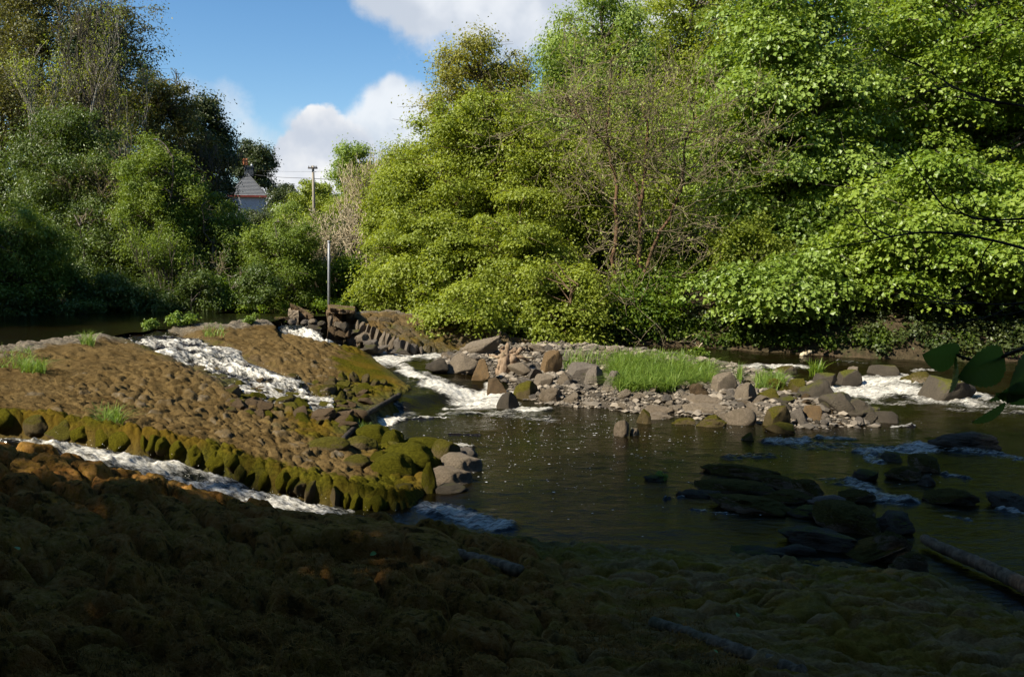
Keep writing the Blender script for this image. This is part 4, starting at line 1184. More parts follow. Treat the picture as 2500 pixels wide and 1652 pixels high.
def bare_tree(name, label, base, height, seed, bark, stems=1, depth=5, spread=0.55, up=0.2, rad=0.12, first=0.3, leafm=None, leafn=0, leaf=(.06, .04), cat='tree', dirs=None, ratio=.68, kids=(2, 4), leafR=0.3):
    rg = np.random.default_rng(seed)
    root = empty(name, label, cat, tuple(base))
    acc = [[], [], [], []]; tips = []
    for s in range(stems):
        d = np.array([0, 0, 1.0]) + (rg.normal(0, .35, 3) if stems > 1 else rg.normal(0, .06, 3))
        if dirs: d = np.array(dirs[s % len(dirs)], float)
        branching(rg, np.array(base) + np.array([rg.normal(0, .2), rg.normal(0, .2), -.2]) * (stems > 1), d, height * first, rad, depth, acc, spread, up, .13, ratio, kids, 4, tips)
    mn = 0.00028 * math.hypot(base[0], base[1])
    V, f = segs_mesh(acc[0], acc[1], np.maximum(acc[2], mn), np.maximum(acc[3], mn), 5)
    own(mesh_np('branches', V, f, BARK[bark]), root)
    if leafm:
        cl = [(p, (leafR,) * 3, leafn) for p in tips]
        V, f, v = leaves_np(cl, leaf[0], leaf[1], rg, 'round', .25, .5)
        own(mesh_np('crown', V, f, leafm, None, dict(v=v), smooth=False), root)
    return root


# ------------------------------------------------------------------ sun, sky, camera
SH = np.array([-0.86, -0.51]); SH /= np.linalg.norm(SH)
SEL = math.radians(41)
SUN = np.array([SH[0] * math.cos(SEL), SH[1] * math.cos(SEL), math.sin(SEL)])


def build_light():
    w = bpy.data.worlds.new('World'); bpy.context.scene.world = w; w.use_nodes = True
    nt = w.node_tree; nt.nodes.clear(); L = nt.links
    sky = nt.nodes.new('ShaderNodeTexSky'); sky.sky_type = 'NISHITA'; sky.sun_disc = False
    sky.sun_elevation = SEL; sky.sun_rotation = math.atan2(SUN[0], SUN[1]) % (2 * math.pi)
    sky.air_density = 1.0; sky.dust_density = 0.3; sky.ozone_density = 1.6; sky.altitude = 50
    d = tc(nt, 'Generated')
    nz = noise(nt, 9, 7, 0.62, d); nz2 = noise(nt, 34, 5, 0.6, d)
    wob = mth(nt, 'ADD', mth(nt, 'MULTIPLY', mth(nt, 'SUBTRACT', nz, 0.5), 1.1), mth(nt, 'MULTIPLY', mth(nt, 'SUBTRACT', nz2, 0.5), 0.75))

    def blob(u, v, r, sq=1.0):
        c = ray(u, v); c = c / np.linalg.norm(c)
        vm = nt.nodes.new('ShaderNodeVectorMath'); vm.operation = 'SUBTRACT'; vm.inputs[1].default_value = c; L.new(d, vm.inputs[0])
        vs = nt.nodes.new('ShaderNodeVectorMath'); vs.operation = 'MULTIPLY'; vs.inputs[1].default_value = (F / r, F / r, F / r * sq); L.new(vm.outputs[0], vs.inputs[0])
        vl = nt.nodes.new('ShaderNodeVectorMath'); vl.operation = 'LENGTH'; L.new(vs.outputs[0], vl.inputs[0])
        return mth(nt, 'SUBTRACT', 1.0, vl.outputs['Value'])

    def cloud(blobs, lo, hi, k):
        m = None
        for b in blobs:
            x = blob(*b)
            m = x if m is None else mth(nt, 'SMOOTH_MAX', m, x, 0.15)
        return mrange(nt, mth(nt, 'ADD', m, mth(nt, 'MULTIPLY', wob, k)), lo, hi)
    cum = cloud([(780, 320, 62), (735, 385, 66), (800, 380, 80), (720, 440, 80), (850, 420, 90), (680, 430, 40), (770, 290, 36), (840, 470, 90), (700, 480, 90)], -0.12, 0.14, 1.0)
    sof = cloud([(955, 270, 66), (1010, 310, 90), (900, 330, 70), (960, 230, 40), (920, 400, 110), (1100, 330, 110)], -0.2, 0.35, 0.9)
    top = cloud([(930, -30, 70), (1040, 0, 90), (1150, 20, 95), (1270, 20, 110), (1380, 0, 130), (1170, -90, 200), (1500, -40, 200)], -0.25, 0.3, 0.9)
    wis = cloud([(470, 240, 60, 1.3), (565, 262, 60), (720, 300, 60), (650, 350, 80, 1.2), (600, 320, 50), (545, 300, 40)], -0.05, 1.0, 1.9)
    shade = mrange(nt, noise(nt, 13, 4, 0.5, d), 0.35, 0.65)
    white = mixc(nt, shade, (0.60, 0.66, 0.76), (0.98, 0.98, 0.98)); grey = mixc(nt, shade, (0.62, 0.67, 0.75), (0.92, 0.94, 0.97))
    bg = nt.nodes.new('ShaderNodeBackground'); bg.inputs[1].default_value = 0.080
    hs = nt.nodes.new('ShaderNodeHueSaturation'); hs.inputs['Saturation'].default_value = 1.28; L.new(sky.outputs[0], hs.inputs['Color'])
    L.new(hs.outputs[0], bg.inputs[0])
    prev = bg.outputs[0]
    for mask, col, k in ((wis, white, 0.5), (sof, mixc(nt, 0.45, grey, white), 0.85), (top, grey, 0.92), (cum, white, 1.0)):
        e = nt.nodes.new('ShaderNodeBackground'); L.new(col, e.inputs[0]); e.inputs[1].default_value = 0.52
        mx = nt.nodes.new('ShaderNodeMixShader'); L.new(mth(nt, 'MULTIPLY', mask, k), mx.inputs[0]); L.new(prev, mx.inputs[1]); L.new(e.outputs[0], mx.inputs[2])
        prev = mx.outputs[0]
    o = nt.nodes.new('ShaderNodeOutputWorld'); L.new(prev, o.inputs[0])
    l = bpy.data.lights.new('sun', 'SUN'); l.energy = 5.0; l.angle = math.radians(0.53); l.color = (1.0, 0.93, 0.79)
    s = bpy.data.objects.new('sun', l); C.objects.link(s); s.rotation_euler = Vector(SUN).to_track_quat('Z', 'Y').to_euler()
    cam = bpy.data.cameras.new('camera'); cam.sensor_width = 36; cam.lens = F / W0 * 36; cam.clip_end = 3000; cam.clip_start = 0.05
    co = bpy.data.objects.new('camera', cam); C.objects.link(co); co.location = (0, 0, CAMZ); co.rotation_euler = (math.pi / 2 - PITCH, 0, 0)
    sc = bpy.context.scene; sc.camera = co
    sc.view_settings.view_transform = 'Standard'; sc.view_settings.look = 'None'; sc.view_settings.exposure = 0.95; sc.view_settings.gamma = 1
    sc.cycles.max_bounces = 6; sc.cycles.diffuse_bounces = 3; sc.cycles.glossy_bounces = 3; sc.cycles.transmission_bounces = 4; sc.cycles.sample_clamp_indirect = 6
    sc.cycles.use_denoising = True


def build_plants():
    BARK['grey'] = bark_mat('grey_bark', (0.16, 0.135, 0.11), (0.07, 0.055, 0.04))
    BARK['brown'] = bark_mat('brown_bark', (0.13, 0.085, 0.05), (0.06, 0.038, 0.022))
    BARK['red'] = bark_mat('reddish_bark', (0.17, 0.10, 0.058), (0.075, 0.045, 0.026))
    BARK['twig'] = bark_mat('brown_twig', (0.27, 0.22, 0.14), (0.14, 0.11, 0.065))
    BARK['paleg'] = bark_mat('pale_grey_bark', (0.34, 0.31, 0.25), (0.17, 0.15, 0.11))
    BARK['stump'] = bark_mat('bleached_stump_wood', (0.30, 0.215, 0.14), (0.16, 0.105, 0.065), 16)
    BARK['pale'] = bark_mat('pale_dry_wood', (0.58, 0.49, 0.34), (0.38, 0.31, 0.20), 14)
    BARK['dark'] = bark_mat('dark_bark', (0.055, 0.045, 0.036), (0.025, 0.02, 0.016))
    BARK['log'] = bark_mat('bare_log_wood', (0.20, 0.14, 0.085), (0.08, 0.056, 0.034), 18)
    lime = leaf_mat('lime_leaf', (0.175, 0.225, 0.026), (0.35, 0.405, 0.06), .5)
    gold = leaf_mat('golden_leaf', (0.2, 0.2, 0.028), (0.39, 0.38, 0.07), .45)
    olive = leaf_mat('olive_leaf', (0.175, 0.225, 0.022), (0.35, 0.41, 0.06), .45)
    syc = leaf_mat('sycamore_leaf', (0.136, 0.224, 0.019), (0.295, 0.378, 0.053), .42, .5)
    sycp = leaf_mat('pale_sycamore_leaf', (0.145, 0.225, 0.026), (0.28, 0.375, 0.065), .4, .6)
    ash = leaf_mat('ash_leaf', (0.165, 0.248, 0.031), (0.330, 0.425, 0.088), .42, .5)
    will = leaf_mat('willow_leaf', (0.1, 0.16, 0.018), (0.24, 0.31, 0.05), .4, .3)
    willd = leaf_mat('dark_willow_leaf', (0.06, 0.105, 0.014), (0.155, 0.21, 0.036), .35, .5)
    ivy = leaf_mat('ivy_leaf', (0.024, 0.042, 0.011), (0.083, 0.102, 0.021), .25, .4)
    dull = leaf_mat('dull_brown_leaf', (0.088, 0.088, 0.025), (0.206, 0.206, 0.053), .35)
    fresh = leaf_mat('fresh_leaf', (0.079, 0.158, 0.015), (0.211, 0.277, 0.026), .5)
    grass = leaf_mat('grass_blade', (0.111, 0.195, 0.026), (0.240, 0.325, 0.065), .4)
    under = leaf_mat('undergrowth_leaf', (0.04, 0.085, 0.010), (0.115, 0.16, 0.018), .45)  # fresh leaf darkened, tree shade on the right bank put into its colour
    T = px_tree
    # ---------------- right bank
    T('hazel_tree', 'vivid yellow-green tree with lowest boughs over the far weir apron', 25.2, (870, 480, 1240, 835), lime, 150, 420, (.08, .062), 1, mode='mix', fill=.33, vary=.6, bark='brown', dx=1.2)
    T('hazel_tree', 'vivid yellow-green tree drooping over the water behind the rock pile', 24.2, (1090, 480, 1440, 865), lime, 150, 420, (.08, .062), 2, mode='mix', fill=.33, vary=.6, bark='brown', dx=.8)
    T('hazel_tree', 'low spreading hazel whose boughs hang over the left of the far apron', 23.9, (940, 600, 1290, 850), lime, 70, 330, (.085, .065), 111, mode='mix', dy=1.2, fill=.33, vary=.6, bark='brown', trunk=.07, stems=3)
    T('hazel_tree', 'hazel tips hanging in front of the far brown apron', 22.0, (985, 690, 1265, 838), lime, 40, 260, (.085, .065), 115, mode='mix', dy=3.0, fill=.4, vary=.6, bark='brown', trunk=.05, stems=3)
    T('hazel_tree', 'low spreading hazel with tips almost touching the far water', 23.2, (1110, 620, 1510, 905), lime, 80, 330, (.085, .065), 112, mode='mix', dy=1.6, fill=.33, vary=.6, bark='brown', trunk=.07, stems=3)
    T('alder_tree', 'olive yellow-green tree rising above the vivid yellow-green ones', 26.8, (965, 205, 1370, 660), olive, 210, 420, (.085, .06), 3, fill=.33, bark='brown', vary=.5, twigs=4)
    T('alder_tree', 'soft yellow-green tree filling the centre between the tall olive one and the twiggy tree', 26.4, (1190, 290, 1500, 720), olive, 150, 400, (.08, .06), 113, fill=.33, bark='brown', vary=.5)
    T('alder_tree', 'yellow-green tree beside the pale dead shrub', 27, (880, 400, 1130, 720), lime, 110, 380, (.08, .06), 114, fill=.33, bark='brown', vary=.5)
    T('alder_tree', 'thin olive tree at the left shoulder of the bright trees', 31, (890, 330, 1090, 640), olive, 60, 260, (.085, .055), 4, fill=.33, bark='pale', twigs=5)
    T('oak_tree', 'golden-brown tree with sky showing through its crown', 34, (1025, 40, 1330, 420), gold, 95, 360, (.095, .06), 5, fill=.34, vary=.5, twigs=5, trunk=.22)
    T('ash_tree', 'pale green rounded tree against the sky at the top centre', 36, (1320, -60, 1610, 330), ash, 95, 420, (.13, .06), 6, fill=.33, droop=.6, trunk=.25)
    T('ash_tree', 'lower pale green tree in front of the rounded one at top centre', 33, (1270, 100, 1560, 400), ash, 70, 400, (.13, .06), 66, fill=.33, droop=.6, trunk=.22)
    T('beech_tree', 'fresh lime tree top right of the pale rounded tree', 42, (1530, -120, 1850, 300), lime, 90, 380, (.12, .09), 7, fill=.33, trunk=.3)
    T('beech_tree', 'green filler tree hidden behind the ivy-clad double trunk', 30, (1330, 300, 1600, 700), olive, 80, 300, (.09, .07), 8, fill=.33)
    T('beech_tree', 'green tree between the ivy-clad trunk and the big sycamore', 30.5, (1520, 200, 1800, 620), syc, 90, 300, (.10, .08), 9, fill=.33)
    T('sycamore_tree', 'big sycamore with pale layered leaf tiers at the right of centre', 27, (1660, -130, 2170, 800), sycp, 240, 330, (.13, .115), 10, mode='layer', vary=.55, rc=1.05, fill=.33, trunk=.26, droop=.45, low=.0)
    T('sycamore_tree', 'sycamore with yellow-green lower tiers over the water at far right', 23.6, (2000, 350, 2610, 835), syc, 210, 330, (.125, .11), 11, mode='layer', dy=2.2, vary=.55, rc=.9, fill=.33, trunk=.2, droop=.4)
    T('sycamore_tree', 'tall sycamore filling the top right corner', 29.5, (2030, -220, 2720, 580), syc, 270, 340, (.135, .12), 12, mode='layer', vary=.55, rc=1.1, fill=.33, trunk=.28, droop=.4)
    T('field_maple', 'small bright yellow-green tree under the big sycamore', 24.6, (1710, 505, 1940, 770), lime, 65, 330, (.09, .08), 13, fill=.33, bark='brown')
    T('sycamore_tree', 'low young sycamore with broad pale leaves at the bank under the big one', 23.4, (1680, 590, 2120, 812), sycp, 75, 230, (.13, .115), 14, mode='layer', dy=2.2, rc=.75, fill=.4, trunk=.1)
    T('sycamore_tree', 'young sycamore right of the small bright yellow-green tree', 26, (1850, 430, 2180, 770), syc, 95, 280, (.14, .12), 15, mode='layer', rc=.85, fill=.35, trunk=.12)
    T('shrub', 'low bright shrub at the foot of the ivy-clad trunk by the water', 24.0, (1430, 650, 1720, 850), fresh, 60, 240, (.09, .075), 16, 'shrub', fill=.35, trunk=.05, bark='brown', stems=3)
    T('shrub', 'dark green bush under the big sycamore beside the ivy-clad trunk', 27, (1540, 520, 1780, 800), syc, 70, 240, (.11, .09), 17, 'shrub', fill=.35, trunk=.06, stems=3)
    for i, (D, bx, mt, lb) in enumerate([(44, (1640, -220, 2060, 380), ash, 'tree on the wooded hill behind the big sycamore'), (46, (1990, -260, 2400, 300), fresh, 'hill tree behind the top right sycamore'), (44, (2300, -220, 2800, 400), olive, 'hill tree at the top right edge'),
                                         (40, (1380, 150, 1720, 560), olive, 'hill tree behind the pale green tree at top centre'), (31, (1680, 200, 2100, 760), syc, 'tree in the shade behind the big sycamore trunk'), (31.5, (2060, 250, 2500, 800), syc, 'tree in the shade behind the far right sycamore'),
                                         (31, (2330, 150, 2800, 800), syc, 'tree behind the leafy right edge'), (35, (1100, 380, 1450, 760), olive, 'tree behind the olive yellow-green one'), (52, (1080, 180, 1400, 560), olive, 'distant hill tree under the golden-brown crown')]):
        T('woodland_tree', lb, D, bx, mt, 110, 300, (.15, .115), 30 + i, fill=.33, group='trees on the right-hand hill')
    # ivy-clad double trunk, thin brownish twigs
    b = hit(1545, 838); b[2] = float(ground(np.array([b[0]]), np.array([b[1] + 1.2]))[0])
    H = 0.0117 * 640
    rg = np.random.default_rng(40)
    root = empty('ivy_clad_tree', 'thin brown tree with two reddish trunks and bare grey twigs by the water', 'tree', tuple(b))
    tb = Tubes()
    Y = b[1] + 1.0
    trunks = [[(1545, 845), (1560, 760), (1566, 690), (1560, 600), (1568, 500), (1572, 420), (1585, 330), (1570, 250)], [(1520, 845), (1500, 760), (1498, 640), (1505, 520), (1500, 420), (1480, 330), (1490, 230)],
              [(1566, 690), (1600, 590), (1645, 510), (1668, 440), (1672, 350), (1700, 280)], [(1568, 500), (1530, 400), (1470, 340), (1420, 290), (1380, 240)]]
    wdt = [(.10, .03), (.085, .025), (.055, .02), (.04, .018)]
    acc = [[], [], [], []]; tips = []
    for tr, (r0, r1) in zip(trunks, wdt):
        P = np.array([atY(u, v, Y + rg.normal(0, .15)) for u, v in tr])
        t = np.linspace(0, len(P) - 1, 24); P = np.stack([np.interp(t, np.arange(len(P)), P[:, i]) for i in range(3)], 1)
        for i in range(3): P[1:-1, i] = (P[:-2, i] + P[1:-1, i] * 2 + P[2:, i]) / 4
        P[1:] += rg.normal(0, .025, (23, 3))
        tb.path(P, np.linspace(r0, r1, 24), 9)
        for k in range(30):
            j = rg.integers(4, 24); d = rg.normal(0, 1, 3); d[2] = abs(d[2]) * .3 - .1
            branching(rg, P[j], d, rg.uniform(.6, 1.5), .02, 3, acc, .55, .12, .22, .68, (2, 4), 4, tips)
    own(tb.build('trunk', BARK['red']), root)
    V, f = segs_mesh(acc[0], acc[1], np.maximum(acc[2], .006), np.maximum(acc[3], .006), 4)
    own(mesh_np('branches', V, f, BARK['twig']), root)
    cl = [(tips[i], (.4, .4, .4), 7) for i in range(0, len(tips), 2)]
    V, f, v = leaves_np(cl, .065, .05, rg); own(mesh_np('crown', V, f, olive, None, dict(v=v), smooth=False), root)
    # ---------------- left bank
    T('willow_bush', 'soft green willow bush at the left edge of the picture above the pool', 23.5, (-130, 485, 175, 800), will, 150, 430, (.085, .032), 50, 'willow', fill=.3, stems=4, trunk=.1)
    T('willow_tree', 'big rounded willow behind the left edge bush', 29, (25, 250, 345, 640), willd, 170, 430, (.095, .036), 51, 'willow', fill=.3, stems=3, trunk=.15)
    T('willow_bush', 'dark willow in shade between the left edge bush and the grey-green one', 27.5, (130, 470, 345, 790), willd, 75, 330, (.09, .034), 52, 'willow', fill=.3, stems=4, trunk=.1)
    T('willow_tree', 'grey-green willow with pale leaning stems left of the house', 27, (285, 320, 500, 700), will, 150, 420, (.085, .034), 53, 'willow', fill=.3, stems=4, trunk=.12, bark='grey')
    T('willow_tree', 'willow with a second soft crown beside the pale leaning stems', 28, (420, 450, 640, 790), will, 115, 400, (.085, .034), 54, 'willow', fill=.3, stems=3, trunk=.1)
    T('willow_bush', 'low willow bush right under the white house', 27, (600, 500, 800, 770), will, 115, 400, (.08, .032), 55, 'willow', fill=.3, stems=4, trunk=.08)
    T('willow_bush', 'small yellow-green bush low on the bank beside the pool', 25.8, (440, 660, 640, 780), fresh, 40, 220, (.075, .05), 56, 'bush', fill=.33, stems=3, trunk=.05)
    T('willow_bush', 'low dark bush whose twigs touch the still pool', 26.2, (300, 660, 470, 790), willd, 34, 200, (.08, .035), 57, 'bush', fill=.33, stems=5, trunk=.05)
    T('ivy_tree', 'tall dark ivy-covered tree standing among the bare twigs top left', 36, (140, 15, 330, 430), ivy, 80, 380, (.11, .08), 58, fill=.36, trunk=.2, vary=.5)
    T('ivy_tree', 'broad dark tree right beside the white house', 40, (400, 215, 575, 560), ivy, 80, 420, (.12, .085), 59, fill=.33, trunk=.25)
    T('ivy_tree', 'dark tree stepping down to the house roof', 44, (480, 290, 578, 500), ivy, 40, 320, (.12, .085), 60, fill=.33, trunk=.2)
    T('oak_tree', 'dull brown tree under the bare twigs at the upper left', 35, (290, 150, 490, 430), dull, 80, 300, (.10, .06), 61, fill=.34, trunk=.2, twigs=6)
    T('oak_tree', 'dull tree at the left edge behind the willows', 34, (-140, 120, 190, 560), dull, 95, 300, (.10, .065), 62, fill=.33, trunk=.25, twigs=5)
    T('woodland_tree', 'dark tree filling the gap behind the big rounded willow', 38, (60, 200, 330, 560), dull, 60, 320, (.13, .09), 63, fill=.33)
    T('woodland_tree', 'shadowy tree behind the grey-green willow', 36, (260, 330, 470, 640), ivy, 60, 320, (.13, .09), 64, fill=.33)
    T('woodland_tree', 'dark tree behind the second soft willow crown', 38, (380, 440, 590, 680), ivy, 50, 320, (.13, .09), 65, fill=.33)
    T('woodland_tree', 'dull tree in the top left corner', 42, (-220, -160, 160, 330), dull, 90, 300, (.13, .08), 67, fill=.33, twigs=5)
    T('woodland_tree', 'rounded dark tree right behind the house chimney', 140, (560, 325, 670, 490), ivy, 60, 420, (.30, .22), 68, fill=.33, trunk=.3)
    T('woodland_tree', 'dark bush on the skyline between the house and the utility pole', 150, (655, 440, 725, 520), ivy, 30, 340, (.3, .22), 69, fill=.33)
    T('woodland_tree', 'green tree touching the utility pole on the skyline', 85, (715, 435, 830, 540), olive, 40, 380, (.2, .13), 70, fill=.33)
    T('woodland_tree', 'pale lime tree standing up on the skyline right of the utility pole', 75, (808, 332, 925, 520), ash, 55, 380, (.17, .12), 71, fill=.33)
    T('woodland_tree', 'green hedge tree under the house beside the round white-flowered bush', 60, (640, 490, 770, 640), will, 45, 340, (.14, .08), 72, fill=.33)
    T('woodland_tree', 'dark hedge under the house wall', 66, (560, 512, 680, 620), ivy, 40, 340, (.15, .1), 73, fill=.33)
    T('woodland_tree', 'olive tree behind the pale dead branches', 48, (780, 420, 1010, 680), olive, 70, 320, (.12, .08), 74, fill=.33, twigs=4, bark='pale')
    T('bush', 'green bush at the foot of the steel pole', 28, (770, 610, 930, 770), fresh, 50, 260, (.08, .055), 75, 'bush', fill=.33, stems=3, trunk=.05)
    T('bush', 'round bush with white flower heads beside the house', 78, (664, 496, 698, 530), leaf_mat('white_flower', (0.30, 0.36, 0.2), (0.7, 0.72, 0.6), .2), 12, 120, (.14, .12), 76, 'bush', fill=.33, trunk=.05)
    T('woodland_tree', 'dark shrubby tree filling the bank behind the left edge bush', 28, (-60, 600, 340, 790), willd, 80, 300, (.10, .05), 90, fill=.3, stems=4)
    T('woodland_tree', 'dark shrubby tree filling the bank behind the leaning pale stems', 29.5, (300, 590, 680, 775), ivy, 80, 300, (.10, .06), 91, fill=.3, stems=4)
    T('woodland_tree', 'tall brownish tree at the top edge left of the dark ivy-covered one', 39, (-40, -160, 240, 330), dull, 100, 260, (.12, .07), 92, fill=.33, twigs=5)
    T('woodland_tree', 'brownish half-bare tree at the top edge behind the dark ivy-covered one', 41, (160, -60, 400, 330), dull, 80, 150, (.12, .07), 93, fill=.4, twigs=8)
    T('woodland_tree', 'green scrub on the slope below the utility pole', 55, (690, 505, 900, 650), olive, 60, 320, (.13, .09), 94, fill=.33)
    T('woodland_tree', 'dark scrub on the slope right of the house', 90, (640, 462, 760, 560), ivy, 40, 320, (.2, .14), 95, fill=.33)
    T('woodland_tree', 'green scrub on the slope between utility pole and bright trees', 76, (775, 462, 930, 600), olive, 50, 320, (.16, .11), 96, fill=.33)
    T('woodland_tree', 'shaded thicket on the far bank behind the yellow-green boughs', 29, (900, 600, 1480, 830), syc, 110, 280, (.11, .09), 97, fill=.3, stems=4)
    T('woodland_tree', 'thicket behind the ivy-clad double trunk', 28.5, (1360, 420, 1760, 800), olive, 110, 260, (.10, .08), 98, fill=.33)
    T('willow_bush', 'low shadowy willow skirt trailing over the still pool at left', 24.6, (150, 640, 350, 790), willd, 50, 280, (.085, .034), 101, 'bush', fill=.3, stems=4, trunk=.05)  # dark skirts added along the pool, leaf colour standing in for bank shade
    T('willow_bush', 'shadowy low bush over the pool behind the leafy crest plants', 25.0, (430, 650, 560, 775), willd, 40, 260, (.08, .034), 102, 'bush', fill=.3, stems=4, trunk=.05)
    T('willow_bush', 'dark low bush between the pool and the leaning abutment slab', 25.2, (560, 640, 700, 765), willd, 40, 260, (.08, .034), 103, 'bush', fill=.3, stems=4, trunk=.05)
    T('willow_bush', 'lowest dark willow skirt at the left end of the still pool', 23.0, (-90, 690, 130, 812), willd, 40, 280, (.085, .034), 104, 'bush', fill=.3, stems=4, trunk=.05)
    T('willow_bush', 'dark willow skirt trailing in the still pool left of the crest plants', 23.8, (90, 700, 300, 800), willd, 40, 280, (.085, .034), 105, 'bush', fill=.3, stems=4, trunk=.05)
    T('willow_bush', 'dark willow skirt behind the small leafy crest plant', 24.6, (280, 690, 460, 785), willd, 36, 280, (.085, .034), 106, 'bush', fill=.3, stems=4, trunk=.05)
    T('woodland_tree', 'shadowy tree at the left edge above the willow bush', 31, (-170, 330, 110, 640), willd, 80, 320, (.10, .05), 107, fill=.33)
    # bare ones
    gz = lambda p: (p[0], p[1], float(ground(np.array([p[0]]), np.array([p[1]]))[0]))
    p = gz(atY(95, 400, 30)); bare_tree('bare_tree', 'tall bare tree with pale forked stems at the top left', p, 12.5, 81, 'paleg', 2, 5, .42, .5, .17, .30, olive, 10, (.08, .05))
    p = gz(atY(190, 400, 32)); bare_tree('bare_tree', 'bare grey tree left of the dark ivy-covered one', p, 12.5, 82, 'grey', 2, 5, .42, .5, .16, .30, dull, 8, (.08, .05))
    p = gz(atY(345, 400, 38)); bare_tree('bare_tree', 'fine leafless twigs against the sky right of the dark ivy-covered tree', p, 12.0, 83, 'grey', 3, 6, .45, .5, .14, .27, dull, 3, (.07, .05))
    p = gz(atY(410, 400, 37)); bare_tree('bare_tree', 'short brown leafless tree between the dark trees', p, 8.5, 84, 'grey', 3, 5, .5, .35, .12, .27, dull, 5, (.07, .05))
    p = gz(atY(330, 400, 31)); bare_tree('bare_tree', 'crooked bare branches spreading above the grey-green willow', p, 7.6, 85, 'twig', 3, 5, .6, .15, .10, .28, dull, 3, (.07, .05))
    p = gz(atY(520, 400, 26.3)); bare_tree('dead_bush', 'dead grey branches tangled in the willow below the house', p, 2.9, 86, 'twig', 4, 4, .6, .15, .03, .34, willd, 8, (.08, .034))
    p = gz(atY(815, 700, 28.5)); bare_tree('dead_shrub', 'pale bleached leafless shrub behind the steel pole', p, 3.7, 87, 'pale', 9, 5, .5, .2, .055, .36, dirs=[(-1, 0, .9), (-.6, 0, 1.2), (-.2, 0, 1.5), (.3, .1, 1.5), (.6, 0, 1.3), (-1.2, 0, .5), (-.8, .3, .7), (.1, -.3, 1.2), (-.4, -.2, 1.0)])
    p = gz(atY(890, 640, 33)); bare_tree('bare_tree', 'slender pale leafless stems at the left of the bright trees', p, 5.4, 88, 'pale', 6, 5, .4, .5, .06, .32, olive, 3, (.06, .04))
    p = gz(atY(390, 720, 25.6)); bare_tree('bare_tree', 'leaning pale stems at the pool edge under the grey-green willow', p, 3.4, 89, 'grey', 3, 4, .4, .3, .035, .42, will, 30, (.075, .03), dirs=[(-.3, 0, 1), (.2, 0, 1), (.5, 0, .8)])
    p = gz(atY(1500, 500, 26)); 
    # ---------------- undergrowth on the banks
    rg = np.random.default_rng(9)

    def cover(name, pts, mat, r, cnt, leaf):
        cl = []
        for (u0, v0, u1, v1, n) in pts:
            for _ in range(n):
                u, v = rg.uniform(u0, u1), rg.uniform(v0, v1); b = hit(u, v)
                s = r * rg.uniform(.5, 1.3); cl.append(((b[0], b[1], b[2] + s * .35), (s, s, s * .7), int(cnt * (s / r) ** 2)))
        V, f, v = leaves_np(cl, leaf[0], leaf[1], rg); kind(mesh_np(name, V, f, mat, None, dict(v=v), smooth=False), 'stuff')
    cover('undergrowth', [(1720, 800, 1990, 850, 45), (1780, 770, 1960, 850, 30), (1480, 790, 1700, 838, 40), (2010, 830, 2160, 858, 16), (2250, 760, 2500, 850, 10), (1300, 800, 1500, 838, 18)], under, .28, 130, (.085, .07))
    cover('ivy_ground_cover', [(1700, 720, 2500, 800, 70), (1200, 780, 1700, 830, 30), (2100, 800, 2500, 870, 50)], ivy, .30, 110, (.10, .08))
    cover('bank_herbs', [(690, 735, 790, 755, 24), (780, 730, 870, 752, 24), (640, 735, 700, 760, 8), (440, 745, 640, 758, 14), (870, 735, 1000, 758, 20), (860, 690, 900, 740, 10)], fresh, .22, 110, (.07, .045))
    # ---------------- grass on the island and the weir
    def tuft(name, label, spots, n, h, w, lean, seed, mat=grass, cat='grass', group=None):
        rg = np.random.default_rng(seed); c = []
        for k in range(n):
            u, v, du, dv = spots[rg.integers(len(spots))]
            c.append((u + rg.uniform(-du, du), v + rg.uniform(-dv, dv)))
        # one plane fit through the corner points keeps this quick
        P = np.array([hit(u, v) for u, v in [c[i] for i in rg.integers(0, len(c), 60)]])
        lo, hi = P.min(0), P.max(0)
        Q = []
        for (u, v) in c:
            z = np.median(P[:, 2]); q = at(u, v, z)
            q[2] = float(np.interp(q[1], [lo[1], hi[1] + 1e-3], [P[P[:, 1] <= lo[1] + .3][:, 2].mean(), P[P[:, 1] >= hi[1] - .3][:, 2].mean()])) - .04
            Q.append(q)
        hs = h * rg.uniform(.45, 1.1, n)
        return tag(blades(Q, hs, w, lean, rg, name, mat), label, cat, group)
    tuft('grass_clump', 'big lush clump of long green grass on the island', [(1570, 915, 75, 26), (1620, 910, 60, 26), (1530, 905, 38, 24), (1690, 918, 50, 14), (1580, 930, 70, 14)], 8500, .37, .0085, 1.35, 1)
    tuft('grass_clump', 'small round grass clump right of the big one on the island', [(1878, 940, 34, 9)], 650, .40, .006, .7, 2)
    tuft('grass_clump', 'single upright grass sprig between the two island clumps', [(1805, 925, 8, 6)], 70, .42, .007, .35, 3)
    tuft('grass_clump', 'sparse tall grass among the stones left of the big clump', [(1400, 890, 26, 10), (1440, 885, 40, 8)], 330, .45, .006, .5, 4)
    tuft('grass_clump', 'bright grass sprig on a rock in the far arm of water', [(1993, 912, 16, 4)], 130, .42, .011, .5, 5, fresh)
    tuft('grass_clump', 'green grass patch at the left edge of the sunlit weir', [(30, 885, 50, 16), (80, 900, 30, 6)], 700, .24, .0045, .9, 6)
    tuft('grass_clump', 'thin grass tuft on the pale weir crest at the left', [(215, 838, 16, 4)], 120, .34, .005, .8, 7)
    tuft('grass_clump', 'grass tuft growing out of the coping above the first chute', [(268, 1030, 28, 10)], 260, .30, .004, .8, 8)
    tuft('grass_clump', 'grass tuft at the timber edge where the weir meets the pool', [(885, 1072, 20, 5)], 220, .33, .006, .5, 9)
    tuft('grass_clump', 'wispy grass on the crest beside the leafy crest plants', [(520, 808, 26, 8)], 160, .2, .005, .8, 10)
